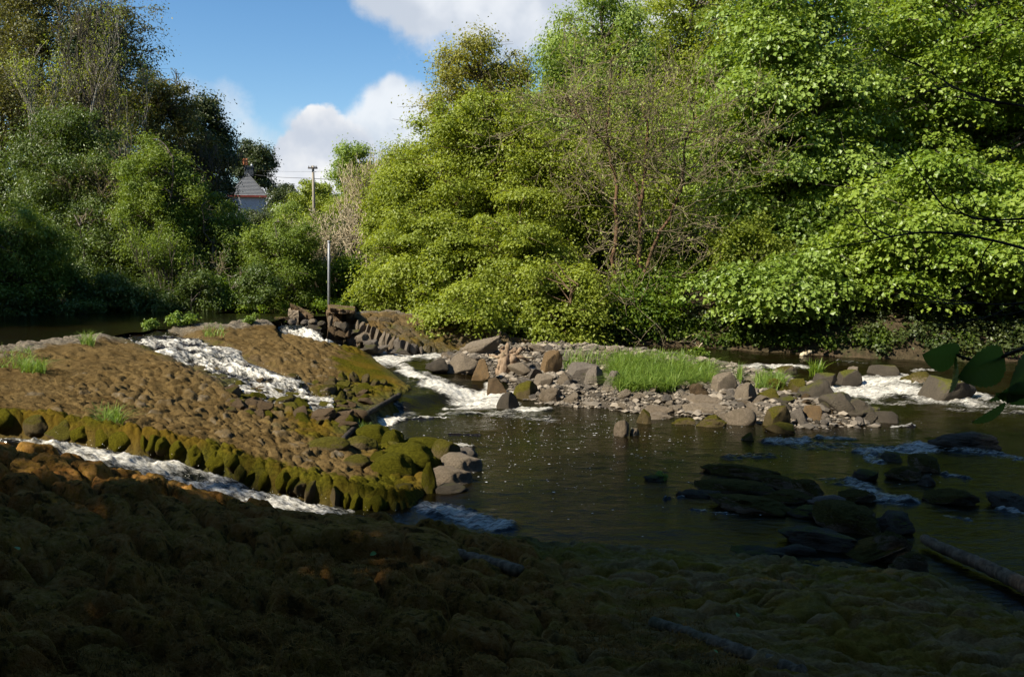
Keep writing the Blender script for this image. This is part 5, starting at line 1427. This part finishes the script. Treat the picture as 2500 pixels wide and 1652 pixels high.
    for i, (u, v, rx, lb) in enumerate([(442, 796, .32, 'larger leafy green plant on the weir crest'), (365, 804, .2, 'small leafy plant on the crest left of the larger one'), (612, 790, .2, 'leafy plant on the crest nearest the abutment'), (1615, 1170, .09, 'little cress plant on a rock in the pool'), (1710, 870, .25, 'low fern hanging over the far water beside the grass')]):
        b = hit(u, v); rg = np.random.default_rng(300 + i)
        cl = ell_clumps((b[0], b[1], b[2] + rx * .45), (rx, rx * .8, rx * .6), 18, rg, rx * .36, 60, flat=.6, vary=.15)
        V, f, vv = leaves_np(cl, rx * .22, rx * .13, rg); tag(mesh_np('leafy_plant', V, f, fresh if i == 4 else grass, None, dict(v=vv), smooth=False), lb, 'plant')


def build_things():
    setup = {}
    def flat(name, c, rough=.7, spec=.3, n=None):
        m, nt, _, L = new_mat(name)
        v = tc(nt); q = noise(nt, 6, 5, .6, v)
        out(nt, princ(nt, mixc(nt, mrange(nt, q, .3, .7), tuple(x * .75 for x in c), c), rough, spec, bump(nt, q, .01)).outputs[0]); return m
    wall = flat('white_render', (.44, .46, .48)); slate = flat('grey_slate', (.22, .22, .22)); red = flat('red_painted_timber', (.28, .06, .04)); stack = flat('chimney_render', (.08, .085, .09)); pot = flat('terracotta', (.50, .17, .07))
    metal = flat('galvanised_steel', (.30, .31, .32), .45, .5); wood = flat('weathered_pole_wood', (.30, .26, .20)); white = flat('white_plastic', (.8, .8, .8)); dark = flat('dark_fitting', (.05, .045, .04)); blue = flat('blue_grey_sheet', (.22, .26, .36))

    def box(name, mat, lo, hi, parent, cuts=0):
        V = np.array([[(lo, hi)[a][0], (lo, hi)[b][1], (lo, hi)[c][2]] for a in (0, 1) for b in (0, 1) for c in (0, 1)])
        Fq = np.array([[0, 1, 3, 2], [4, 6, 7, 5], [0, 4, 5, 1], [2, 3, 7, 6], [0, 2, 6, 4], [1, 5, 7, 3]])
        return own(mesh_np(name, V, Fq, mat, None, smooth=False), parent) if parent else mesh_np(name, V, Fq, mat, None, smooth=False)

    def poly(name, mat, V, Fs, parent):
        me = bpy.data.meshes.new(name); me.from_pydata([tuple(v) for v in V], [], Fs); me.materials.append(mat)
        o = bpy.data.objects.new(name, me); C.objects.link(o); return own(o, parent)
    # ---- house
    D = 118.0; k = D / F
    X = lambda u: atY(u, 500, D)[0]
    Z = lambda v: atY(610, v, D)[2]
    xl, xr, xa = X(561), X(649), X(606)
    zb, ze, za = Z(560), Z(478), Z(421)
    h = empty('house', 'white cottage with a slate gable, red fascia and chimney half hidden by trees', 'house', (xa, D, zb))
    box('wall', wall, (xl + .12, D + .25, zb), (xr - .05, D + 9, ze - .02), h)
    # slate-hung gable with overlapping courses
    n = 16; V = []; Fs = []
    for i in range(n):
        t0, t1 = i / n, (i + 1) / n
        z0, z1 = ze + .1 + (za - ze - .1) * t0, ze + .1 + (za - ze - .1) * t1 
        a0, b0, a1, b1 = xl + (xa - xl) * t0, xr + (xa - xr) * t0, xl + (xa - xl) * t1, xr + (xa - xr) * t1
        y0, y1 = D - .12 + .9 * t0, D - .08 + .9 * t1
        j = len(V); V += [(a0, y0 - .03, z0), (b0, y0 - .03, z0), (b1, y1, z1), (a1, y1, z1), (a0, y0 + .05, z0), (b0, y0 + .05, z0)]
        Fs += [(j, j + 1, j + 2, j + 3), (j + 1, j, j + 4, j + 5)]
    poly('slate_gable', slate, V, Fs, h)
    box('fascia', red, (xl - .1, D - .2, ze - .18), (xr + .08, D - .02, ze + .08), h)
    V = [(xa, D + .8, za), (xa, D + 9.4, za), (xr + .2, D + 9.4, ze - .02), (xr + .2, D - .1, ze - .02), (xl - .2, D + 9.4, ze - .02), (xl - .2, D - .1, ze - .02)]
    V += [(v[0], v[1], v[2] + .12) for v in V]
    poly('roof', slate, V, [(6, 9, 8, 7), (6, 7, 10, 11), (0, 1, 2, 3), (0, 5, 4, 1), (3, 2, 8, 9), (5, 11, 10, 4), (0, 3, 9, 6), (0, 6, 11, 5), (1, 7, 8, 2), (1, 4, 10, 7)], h)
    ch = empty('chimney', '', ''); del ch['label']; del ch['category']; own(ch, h)
    c0, c1 = X(601), X(621)
    box('stack', stack, (c0, D + 1.0, Z(428)), (c1, D + 2.0, Z(406)), ch)
    box('stack_cap', stack, (c0 - .08, D + .92, Z(406) + .002), (c1 + .08, D + 2.08, Z(403)), ch)
    for u in (606, 612):
        tb = Tubes(); p = atY(u, 403, D + 1.5); tb.path([p + np.array([0, 0, z]) for z in (0, .12, .6, .66, .8)], [.2, .17, .15, .22, .2], 12); own(tb.build('chimney_pot', pot), ch)
    tb = Tubes(); p = atY(648, 482, D + .2); tb.path([p, p + np.array([0, 0, -3])], [.07, .07], 8); own(tb.build('drainpipe', metal), h)
    tb = Tubes(); p = atY(655, 485, D); q = atY(665, 480, D - .4); tb.path([p, p * .5 + q * .5, q], [.2, .28, .3], 12); own(tb.build('floodlight', white), h)
    tb = Tubes(); p0 = atY(649, 482, D + .25); tb.path([p0, p], [.03, .03], 6); own(tb.build('lamp_bracket', dark), h)
    for vv in (405, 414):
        tb = Tubes(); p = atY(622.5, vv, D + 1.4); tb.path([p, p + np.array([0, 0, .22])], [.12, .12], 8); own(tb.build('insulator', white), h)
    h.rotation_euler.z = 0.34
    # ---- shed roof glimpsed through twigs
    s = empty('shed', 'blue-grey sheet roof glimpsed through the pale twigs', 'shed', tuple(atY(845, 540, 70)))
    a, b = atY(829, 520, 70), atY(868, 540, 70); t_ = atY(829, 503, 70)
    box('wall', wood, (a[0], 70, b[2] - 1), (b[0], 73, a[2]), s)
    poly('roof', blue, [(a[0] - .1, 69.9, a[2]), (b[0] + .1, 69.9, a[2]), (b[0] + .1, 71.6, t_[2] + .1), (a[0] - .1, 71.6, t_[2] + .1), (a[0] - .1, 73.2, a[2]), (b[0] + .1, 73.2, a[2])], [(0, 1, 2, 3), (3, 2, 5, 4), (0, 3, 4), (1, 5, 2), (0, 4, 5, 1)], s)
    # ---- utility pole and wires
    D = 66.0
    u_ = empty('utility_pole', 'wooden utility pole with a crossarm on the skyline', 'utility pole', tuple(atY(768, 560, D)))
    tb = Tubes(); tb.path([atY(767.5, 560, D), atY(766, 480, D), atY(764, 405, D)], [.13, .12, .09], 10); own(tb.build('pole', wood), u_)
    tb = Tubes(); tb.path([atY(752, 410.3, D - .2), atY(775, 410.8, D - .2)], [.06, .06], 6); own(tb.build('crossarm', dark), u_)
    for uu in (754, 760, 769, 773):
        tb = Tubes(); p = atY(uu, 409, D - .2); tb.path([p, p + np.array([0, 0, .05]), p + np.array([0, 0, .12])], [.025, .035, .025], 8); own(tb.build('insulator', dark), u_)
    for uu, vv in ((768, 407), (769, 420)):
        tb = Tubes(); tb.path([atY(765, vv, D - .15), atY(uu + 3, vv, D - .15)], [.018, .018], 5); own(tb.build('bracket', metal), u_)
    def wire(label, pts, r=.022):
        P = np.array([atY(*p) for p in pts]); t = np.linspace(0, len(P) - 1, 30); P = np.stack([np.interp(t, np.arange(len(P)), P[:, i]) for i in range(3)], 1)
        tb = Tubes(); tb.path(P, np.full(30, r), 5); tag(tb.build('overhead_wire', dark), label, 'wire')
    wire('thick overhead wire from the chimney side of the house to the utility pole', [(622, 427, 119), (690, 433.5, 92), (766, 436, 66)])
    wire('overhead wire from the utility pole to the skyline trees at right', [(766, 436, 66), (800, 438, 70), (850, 441, 76)])
    wire('thin upper wire left of the crossarm', [(640, 417, 110), (700, 419, 90), (765, 419, 66)], .010)
    wire('thin upper wire right of the crossarm', [(765, 419, 66), (800, 418, 72), (840, 414, 76)], .010)
    # ---- steel pole on the pier
    sp = empty('steel_pole', 'slim grey steel pole standing by the broken abutment', 'pole', tuple(atY(803, 745, 23.2)))
    tb = Tubes(); tb.path([atY(803, 760, 23.2), atY(803, 660, 23.2), atY(803, 592, 23.2)], [.034, .034, .032], 12); own(tb.build('post', metal), sp)
    tb = Tubes(); tb.path([atY(803, 592, 23.2), atY(803, 588, 23.2)], [.042, .038], 12); own(tb.build('cap', metal), sp)
    # ---- driftwood
    rg = np.random.default_rng(5)
    b = hit(1238, 915); Y = b[1] + .15
    dr = empty('driftwood_stump', 'bleached upturned driftwood stump on the rock pile', 'driftwood', tuple(b))
    tb = Tubes()
    for P, r0, r1 in [([(1226, 915), (1232, 885), (1236, 862), (1240, 838)], .09, .03), ([(1246, 912), (1244, 885), (1240, 862)], .08, .05), ([(1262, 895), (1250, 875), (1240, 860), (1262, 855)], .07, .04), ([(1222, 870), (1236, 864), (1275, 872), (1290, 880)], .045, .02), ([(1236, 866), (1215, 872), (1196, 866)], .04, .012), ([(1238, 862), (1258, 852), (1262, 856)], .05, .03), ([(1236, 905), (1255, 893), (1270, 896)], .05, .02), ([(1218, 912), (1222, 890), (1230, 865)], .06, .05), ([(1256, 905), (1262, 880), (1256, 862)], .06, .05), ([(1240, 910), (1250, 890), (1252, 866)], .07, .06), ([(1262, 862), (1275, 850), (1284, 856)], .035, .02), ([(1228, 862), (1222, 852), (1230, 846)], .03, .015)]:
        Q = np.array([atY(u, v, Y + rg.normal(0, .06)) for u, v in P]); t = np.linspace(0, len(Q) - 1, 16); Q = np.stack([np.interp(t, np.arange(len(Q)), Q[:, i]) for i in range(3)], 1)
        for i in range(3): Q[1:-1, i] = (Q[:-2, i] + 2 * Q[1:-1, i] + Q[2:, i]) / 4
        tb.path(Q + rg.normal(0, .008, Q.shape), np.linspace(r0 * 1.5, r1 * 1.3, 16) * rg.uniform(.8, 1.2, 16), 9)
    own(tb.build('stump', BARK['stump']), dr)
    for lb, P, r0, r1, mt in [('bleached branch lying across the left of the rock pile', [(1170, 880, .1), (1240, 868, .1), (1300, 872, .1)], .03, .015, 'pale'), ('pale broken stick on the bank left of the yellow-green trees', [(875, 727, .0), (905, 731, .0), (930, 724, .0)], .05, .02, 'pale'), ('thin white stick leaning out of the far arm of water', [(1693, 870, 0), (1715, 835, .3)], .02, .012, 'pale'), ('pale short log stranded under the right bank', [(1955, 868, .1), (1980, 858, .2)], .06, .05, 'pale')]:
        Q = []
        b0 = hit(P[0][0], P[0][1])
        for u, v, dz in P: Q.append(atY(u, v, b0[1]))
        tb = Tubes(); Q = np.array(Q); t = np.linspace(0, len(Q) - 1, 10); Q = np.stack([np.interp(t, np.arange(len(Q)), Q[:, i]) for i in range(3)], 1)
        tb.path(Q + rg.normal(0, .012, Q.shape), np.linspace(r0, r1, 10), 8); tag(tb.build('driftwood', BARK[mt]), lb, 'driftwood')
    # ---- fallen logs in the shade
    for lb, pts, r0, r1 in [('long fallen log half buried in moss below the shaded pool', [(985, 1345), (1060, 1372), (1150, 1398), (1270, 1432)], .045, .05), ('bare grey log reaching into the shallow water at right', [(2255, 1335), (2330, 1372), (2420, 1412), (2540, 1475)], .05, .07), ('moss-grown log low in the dark foreground', [(1590, 1545), (1700, 1585), (1800, 1622), (1960, 1680)], .04, .05), ('half-sunk timber edge between the weir and the smooth slide', [(838, 1072), (870, 1040), (905, 1004), (975, 964)], .045, .045)]:
        Q = []
        for u, v in pts:
            b = hit(u, v, False) if 'timber' in lb else hit(u, v)
            if 'timber' in lb: b = at(u, v, np.interp(u, [838, 985], [.19, .27]))
            Q.append(b + np.array([0, 0, (.13 if 'half buried' in lb else .08) if 'timber' not in lb else 0]))
        Q = np.array(Q); t = np.linspace(0, len(Q) - 1, 40); Q = np.stack([np.interp(t, np.arange(len(Q)), Q[:, i]) for i in range(3)], 1)
        for _ in range(6):
            for i in range(3): Q[1:-1, i] = (Q[:-2, i] + 2 * Q[1:-1, i] + Q[2:, i]) / 4
        tb = Tubes(); tb.path(Q + rg.normal(0, .004, Q.shape), np.linspace(r0, r1, 40) * rg.uniform(.92, 1.08, 40), 14); tag(tb.build('fallen_log', BARK['log' if 'timber' not in lb else 'dark']), lb, 'log')

    # ---- big-leaved sprig and bare boughs of the tree just right of the camera
    lm = leaf_mat('broad_leaf', (0.11, 0.18, 0.06), (0.14, 0.23, 0.07), .4, .5, .35)
    tr = empty('riverside_tree', 'dark tree at the right edge reaching in with bare boughs and broad leaves', 'tree', (6.6, 4.6, .6))
    tb = Tubes(); tb.path([(6.6, 4.6, .2), (6.5, 4.7, 2.5), (6.7, 4.9, 5), (6.2, 4.6, 8), (6.0, 4.4, 11)], [.22, .18, .16, .12, .06], 12); own(tb.build('trunk', BARK['dark']), tr)
    rg = np.random.default_rng(12)
    for pts, r0, r1 in [([(2900, 760, 4.9), (2620, 640, 5.4), (2400, 578, 5.8), (2250, 562, 6), (2120, 590, 6.2), (1990, 612, 6.3)], .016, .003), ([(2900, 400, 4.9), (2640, 300, 5.2), (2500, 256, 5.5), (2420, 252, 5.6), (2330, 215, 5.8), (2230, 150, 6)], .012, .003), ([(2800, 820, 4.9), (2560, 730, 5.2), (2450, 745, 5.3), (2330, 735, 5.4)], .014, .003), ([(2800, 560, 4.9), (2560, 530, 5.2), (2400, 540, 5.4), (2290, 500, 5.5)], .014, .003)]:
        Q = np.array([atY(*p) for p in pts]); Q = np.concatenate([[[6.58, 4.72, Q[0][2] + .25]], Q]); t = np.linspace(0, len(Q) - 1, 30); Q = np.stack([np.interp(t, np.arange(len(Q)), Q[:, i]) for i in range(3)], 1)
        for _ in range(4):
            for i in range(3): Q[1:-1, i] = (Q[:-2, i] + 2 * Q[1:-1, i] + Q[2:, i]) / 4
        acc = [list(Q[:-1]), list(Q[1:]), list(np.linspace(r0, r1, 30)[:-1]), list(np.linspace(r0, r1, 30)[1:])]
        for _ in range(6):
            j = rg.integers(8, 29); d = Q[j] - Q[j - 1]; d = d / np.linalg.norm(d) + rg.normal(0, .6, 3)
            branching(rg, Q[j], d, rg.uniform(.2, .5), .006, 2, acc, .45, .1, .16, .7, (1, 3), 4)
        V, f = segs_mesh(acc[0], acc[1], acc[2], acc[3], 6); own(mesh_np('bough', V, f, BARK['dark']), tr)
    # its own leaves, above the picture
    cl = ell_clumps((5.0, 4.6, 8.2), (3.6, 3.2, 3.2), 60, rg, .9, 130); V, f, v = leaves_np(cl, .18, .14, rg); own(mesh_np('crown', V, f, lm, None, dict(v=v), smooth=False), tr)
    Yl = 1.45
    sg = empty('leaf_sprig', '', ''); del sg['label']; del sg['category']; own(sg, tr)
    Q = np.array([np.array([6.55, 4.7, 3.0]), np.array([4.2, 3.5, 2.98])] + [atY(*p) for p in [(2900, 700, 2.2), (2650, 800, 1.6), (2500, 850, Yl), (2440, 872, Yl), (2385, 882, Yl), (2338, 868, Yl), (2318, 850, Yl)]]); t = np.concatenate([np.linspace(0, 2, 8, endpoint=False), np.linspace(2, 8, 30)]); Q = np.stack([np.interp(t, np.arange(9), Q[:, i]) for i in range(3)], 1)
    for i in range(3): Q[1:-1, i] = (Q[:-2, i] + 2 * Q[1:-1, i] + Q[2:, i]) / 4
    tb = Tubes(); tb.path(Q, np.concatenate([np.linspace(.02, .0045, 8, endpoint=False), np.linspace(.0045, .0018, 30)]), 8); own(tb.build('twig', BARK['brown']), sg)
    for (ub, vb, ut, vt, wd, roll, cv) in [(2338, 866, 2262, 872, 74, .5, .02), (2330, 872, 2330, 958, 44, 1.0, .01), (2452, 868, 2352, 925, 105, .25, .02), (2530, 850, 2475, 985, 90, .3, .02), (2490, 930, 2425, 985, 30, .8, .01), (2455, 985, 2385, 1038, 34, .7, .01), (2560, 960, 2440, 975, 44, .9, .01)]:
        B = atY(ub, vb, Yl); Tt = atY(ut, vt, Yl - .03); ax = Tt - B; Ln = np.linalg.norm(ax); ax /= Ln
        view = np.array([0, -1, 0.1]); sd = np.cross(ax, view); sd /= np.linalg.norm(sd); nr = np.cross(sd, ax)
        sd2 = sd * math.cos(roll) + nr * math.sin(roll); nr2 = np.cross(sd2, ax)
        n, kk = 21, 11; s_ = np.linspace(0, 1, n); w_ = wd * Yl / F / 2 / max(.45, math.cos(roll)) * np.sin(np.pi * np.clip(s_, 0, 1) ** .8) ** .7 * (1 - .1 * (np.arange(n) % 2))
        q = np.linspace(-1, 1, kk)
        P = B + ax * (s_ * Ln)[:, None, None] + sd2 * (w_[:, None] * q[None])[:, :, None] + nr2 * ((np.abs(q)[None] * w_[:, None] * .25 - .12 * Ln * (s_ ** 2)[:, None] + .0012 * np.cos(s_ * 55 + np.abs(q)[None].T * 6).T))[:, :, None]
        own(mesh_np('leaf', P.reshape(-1, 3), grid_faces(n, kk), lm, None, dict(v=np.full(n * kk, cv * 20))), sg)
    # ---- fallen green leaves on the moss
    fl = leaf_mat('fallen_leaf', (0.10, 0.2, 0.03), (0.14, 0.26, 0.04), .3, .4)
    for lb, u, v, sz, az in [('small bright green leaf lying by the dark hollow', 912, 1392, .055, .3), ('green leaf lying at the left edge of the dark moss', 42, 1385, .07, 2.6), ('green leaf on the moss near the bottom right log', 1800, 1547, .04, 1.0), ('tiny green leaf at the bottom edge of the moss', 1745, 1642, .04, 2.0)]:
        b = hit(u, v); n, kk = 11, 7; s_ = np.linspace(0, 1, n); q = np.linspace(-1, 1, kk); w_ = sz * .38 * np.sin(np.pi * s_) ** .7
        ax = np.array([math.cos(az), math.sin(az), .15]); sd = np.array([-math.sin(az), math.cos(az), .5])
        P = b + np.array([0, 0, .13]) + ax * ((s_ - .5) * sz)[:, None, None] + sd * (w_[:, None] * q[None])[:, :, None] + np.array([0, 0, 1]) * (np.abs(q)[None] * w_[:, None] * .5)[:, :, None]
        tag(mesh_np('fallen_leaf', P.reshape(-1, 3), grid_faces(n, kk), fl, None, dict(v=np.full(n * kk, .5))), lb, 'leaf')


def build_shade():
    """the wood on the near bank, behind and beside the camera, that throws the foreground into shade"""
    lm = leaf_mat('bank_tree_leaf', (0.05, 0.08, 0.012), (0.09, 0.125, 0.02), .22)
    S = [((-14.8, 2.3), (1.9, 1.4, 4.6), 7.4, 100, 'small tree on the near bank left of the weir crest'),
         ((-13.0, 1.1), (1.9, 1.6, 4.8), 11.4, 110, 'slim tree on the near bank beside the small one'),
         ((-11.2, -0.6), (3.2, 2.6, 7.5), 12, 110, 'tall tree on the near bank at the end of the weir'),
         ((-7.5, -3.6), (4.5, 4, 7), 12, 120, 'broad tree on the near bank behind the weir'),
         ((-2.5, -5.6), (4.8, 4.4, 6), 10.5, 110, 'broad tree overhanging the photographer'),
         ((3.0, -6.0), (4.8, 4.6, 6), 10, 110, 'tree behind the photographer on the right'),
         ((-15.5, -1.0), (2.8, 2.4, 4.6), 20, 90, 'very tall tree on the near bank with a high crown'),
         ((-13.0, -3.5), (4.0, 3.6, 7), 15, 100, 'second tall tree further back on the near bank'),
         ((-22, -7), (4.0, 3.6, 7), 17, 90, 'tall tree at the far end of the near bank'),
         ((-27.0, 12.6), (3.0, 2.8, 5.5), 15, 120, 'unseen tree added on the left bank to shade the willows'),  # two unseen left-bank trees added to shade willows and still pool
         ((-25.5, 16.5), (3.4, 3.0, 5.0), 10, 110, 'lower unseen tree added on the left bank to shade the pool'),
         ((-3, -12), (6, 4.5, 7), 12, 110, 'tree further up the near bank behind the photographer'),
         ((5, -13), (6, 4.5, 7), 12, 110, 'tree further up the near bank to the right'),
         ((-11, -11), (6, 4.5, 7), 13, 110, 'tree further up the near bank to the left'),
         ((9.5, -7), (5, 4.6, 6.5), 10, 90, 'tree on the near bank at far right'),
         ((-19.0, -2.2), (2.2, 1.8, 3), 23, 80, 'highest tree standing behind the pool')]
    for i, ((x, y), R, cz, n, lb) in enumerate(S):
        g = float(ground(np.array([x]), np.array([y]))[0])
        fine = 'mall tree' in lb or 'slim' in lb
        make_tree('bank_tree', lb, 'tree', (x, y, g), (x, y, cz), R, lm, n, 280 if fine else 92, (.10, .08) if fine else (.26, .2), 200 + i, 'dark', fill=.4, trunk=.22, limbs=True, group='trees on the near bank')


setup_rocks()
build_light()
build_ground()
weir, wm = build_weir()
build_rocks(weir)
build_gravel()
build_moss(leaf_mat('moss_fibre', (0.04, 0.025, 0.007), (0.42, 0.20, 0.052), .2, 0.0, .9))
build_water()
build_plants()
build_far_weir(wm)
build_things()
build_shade()
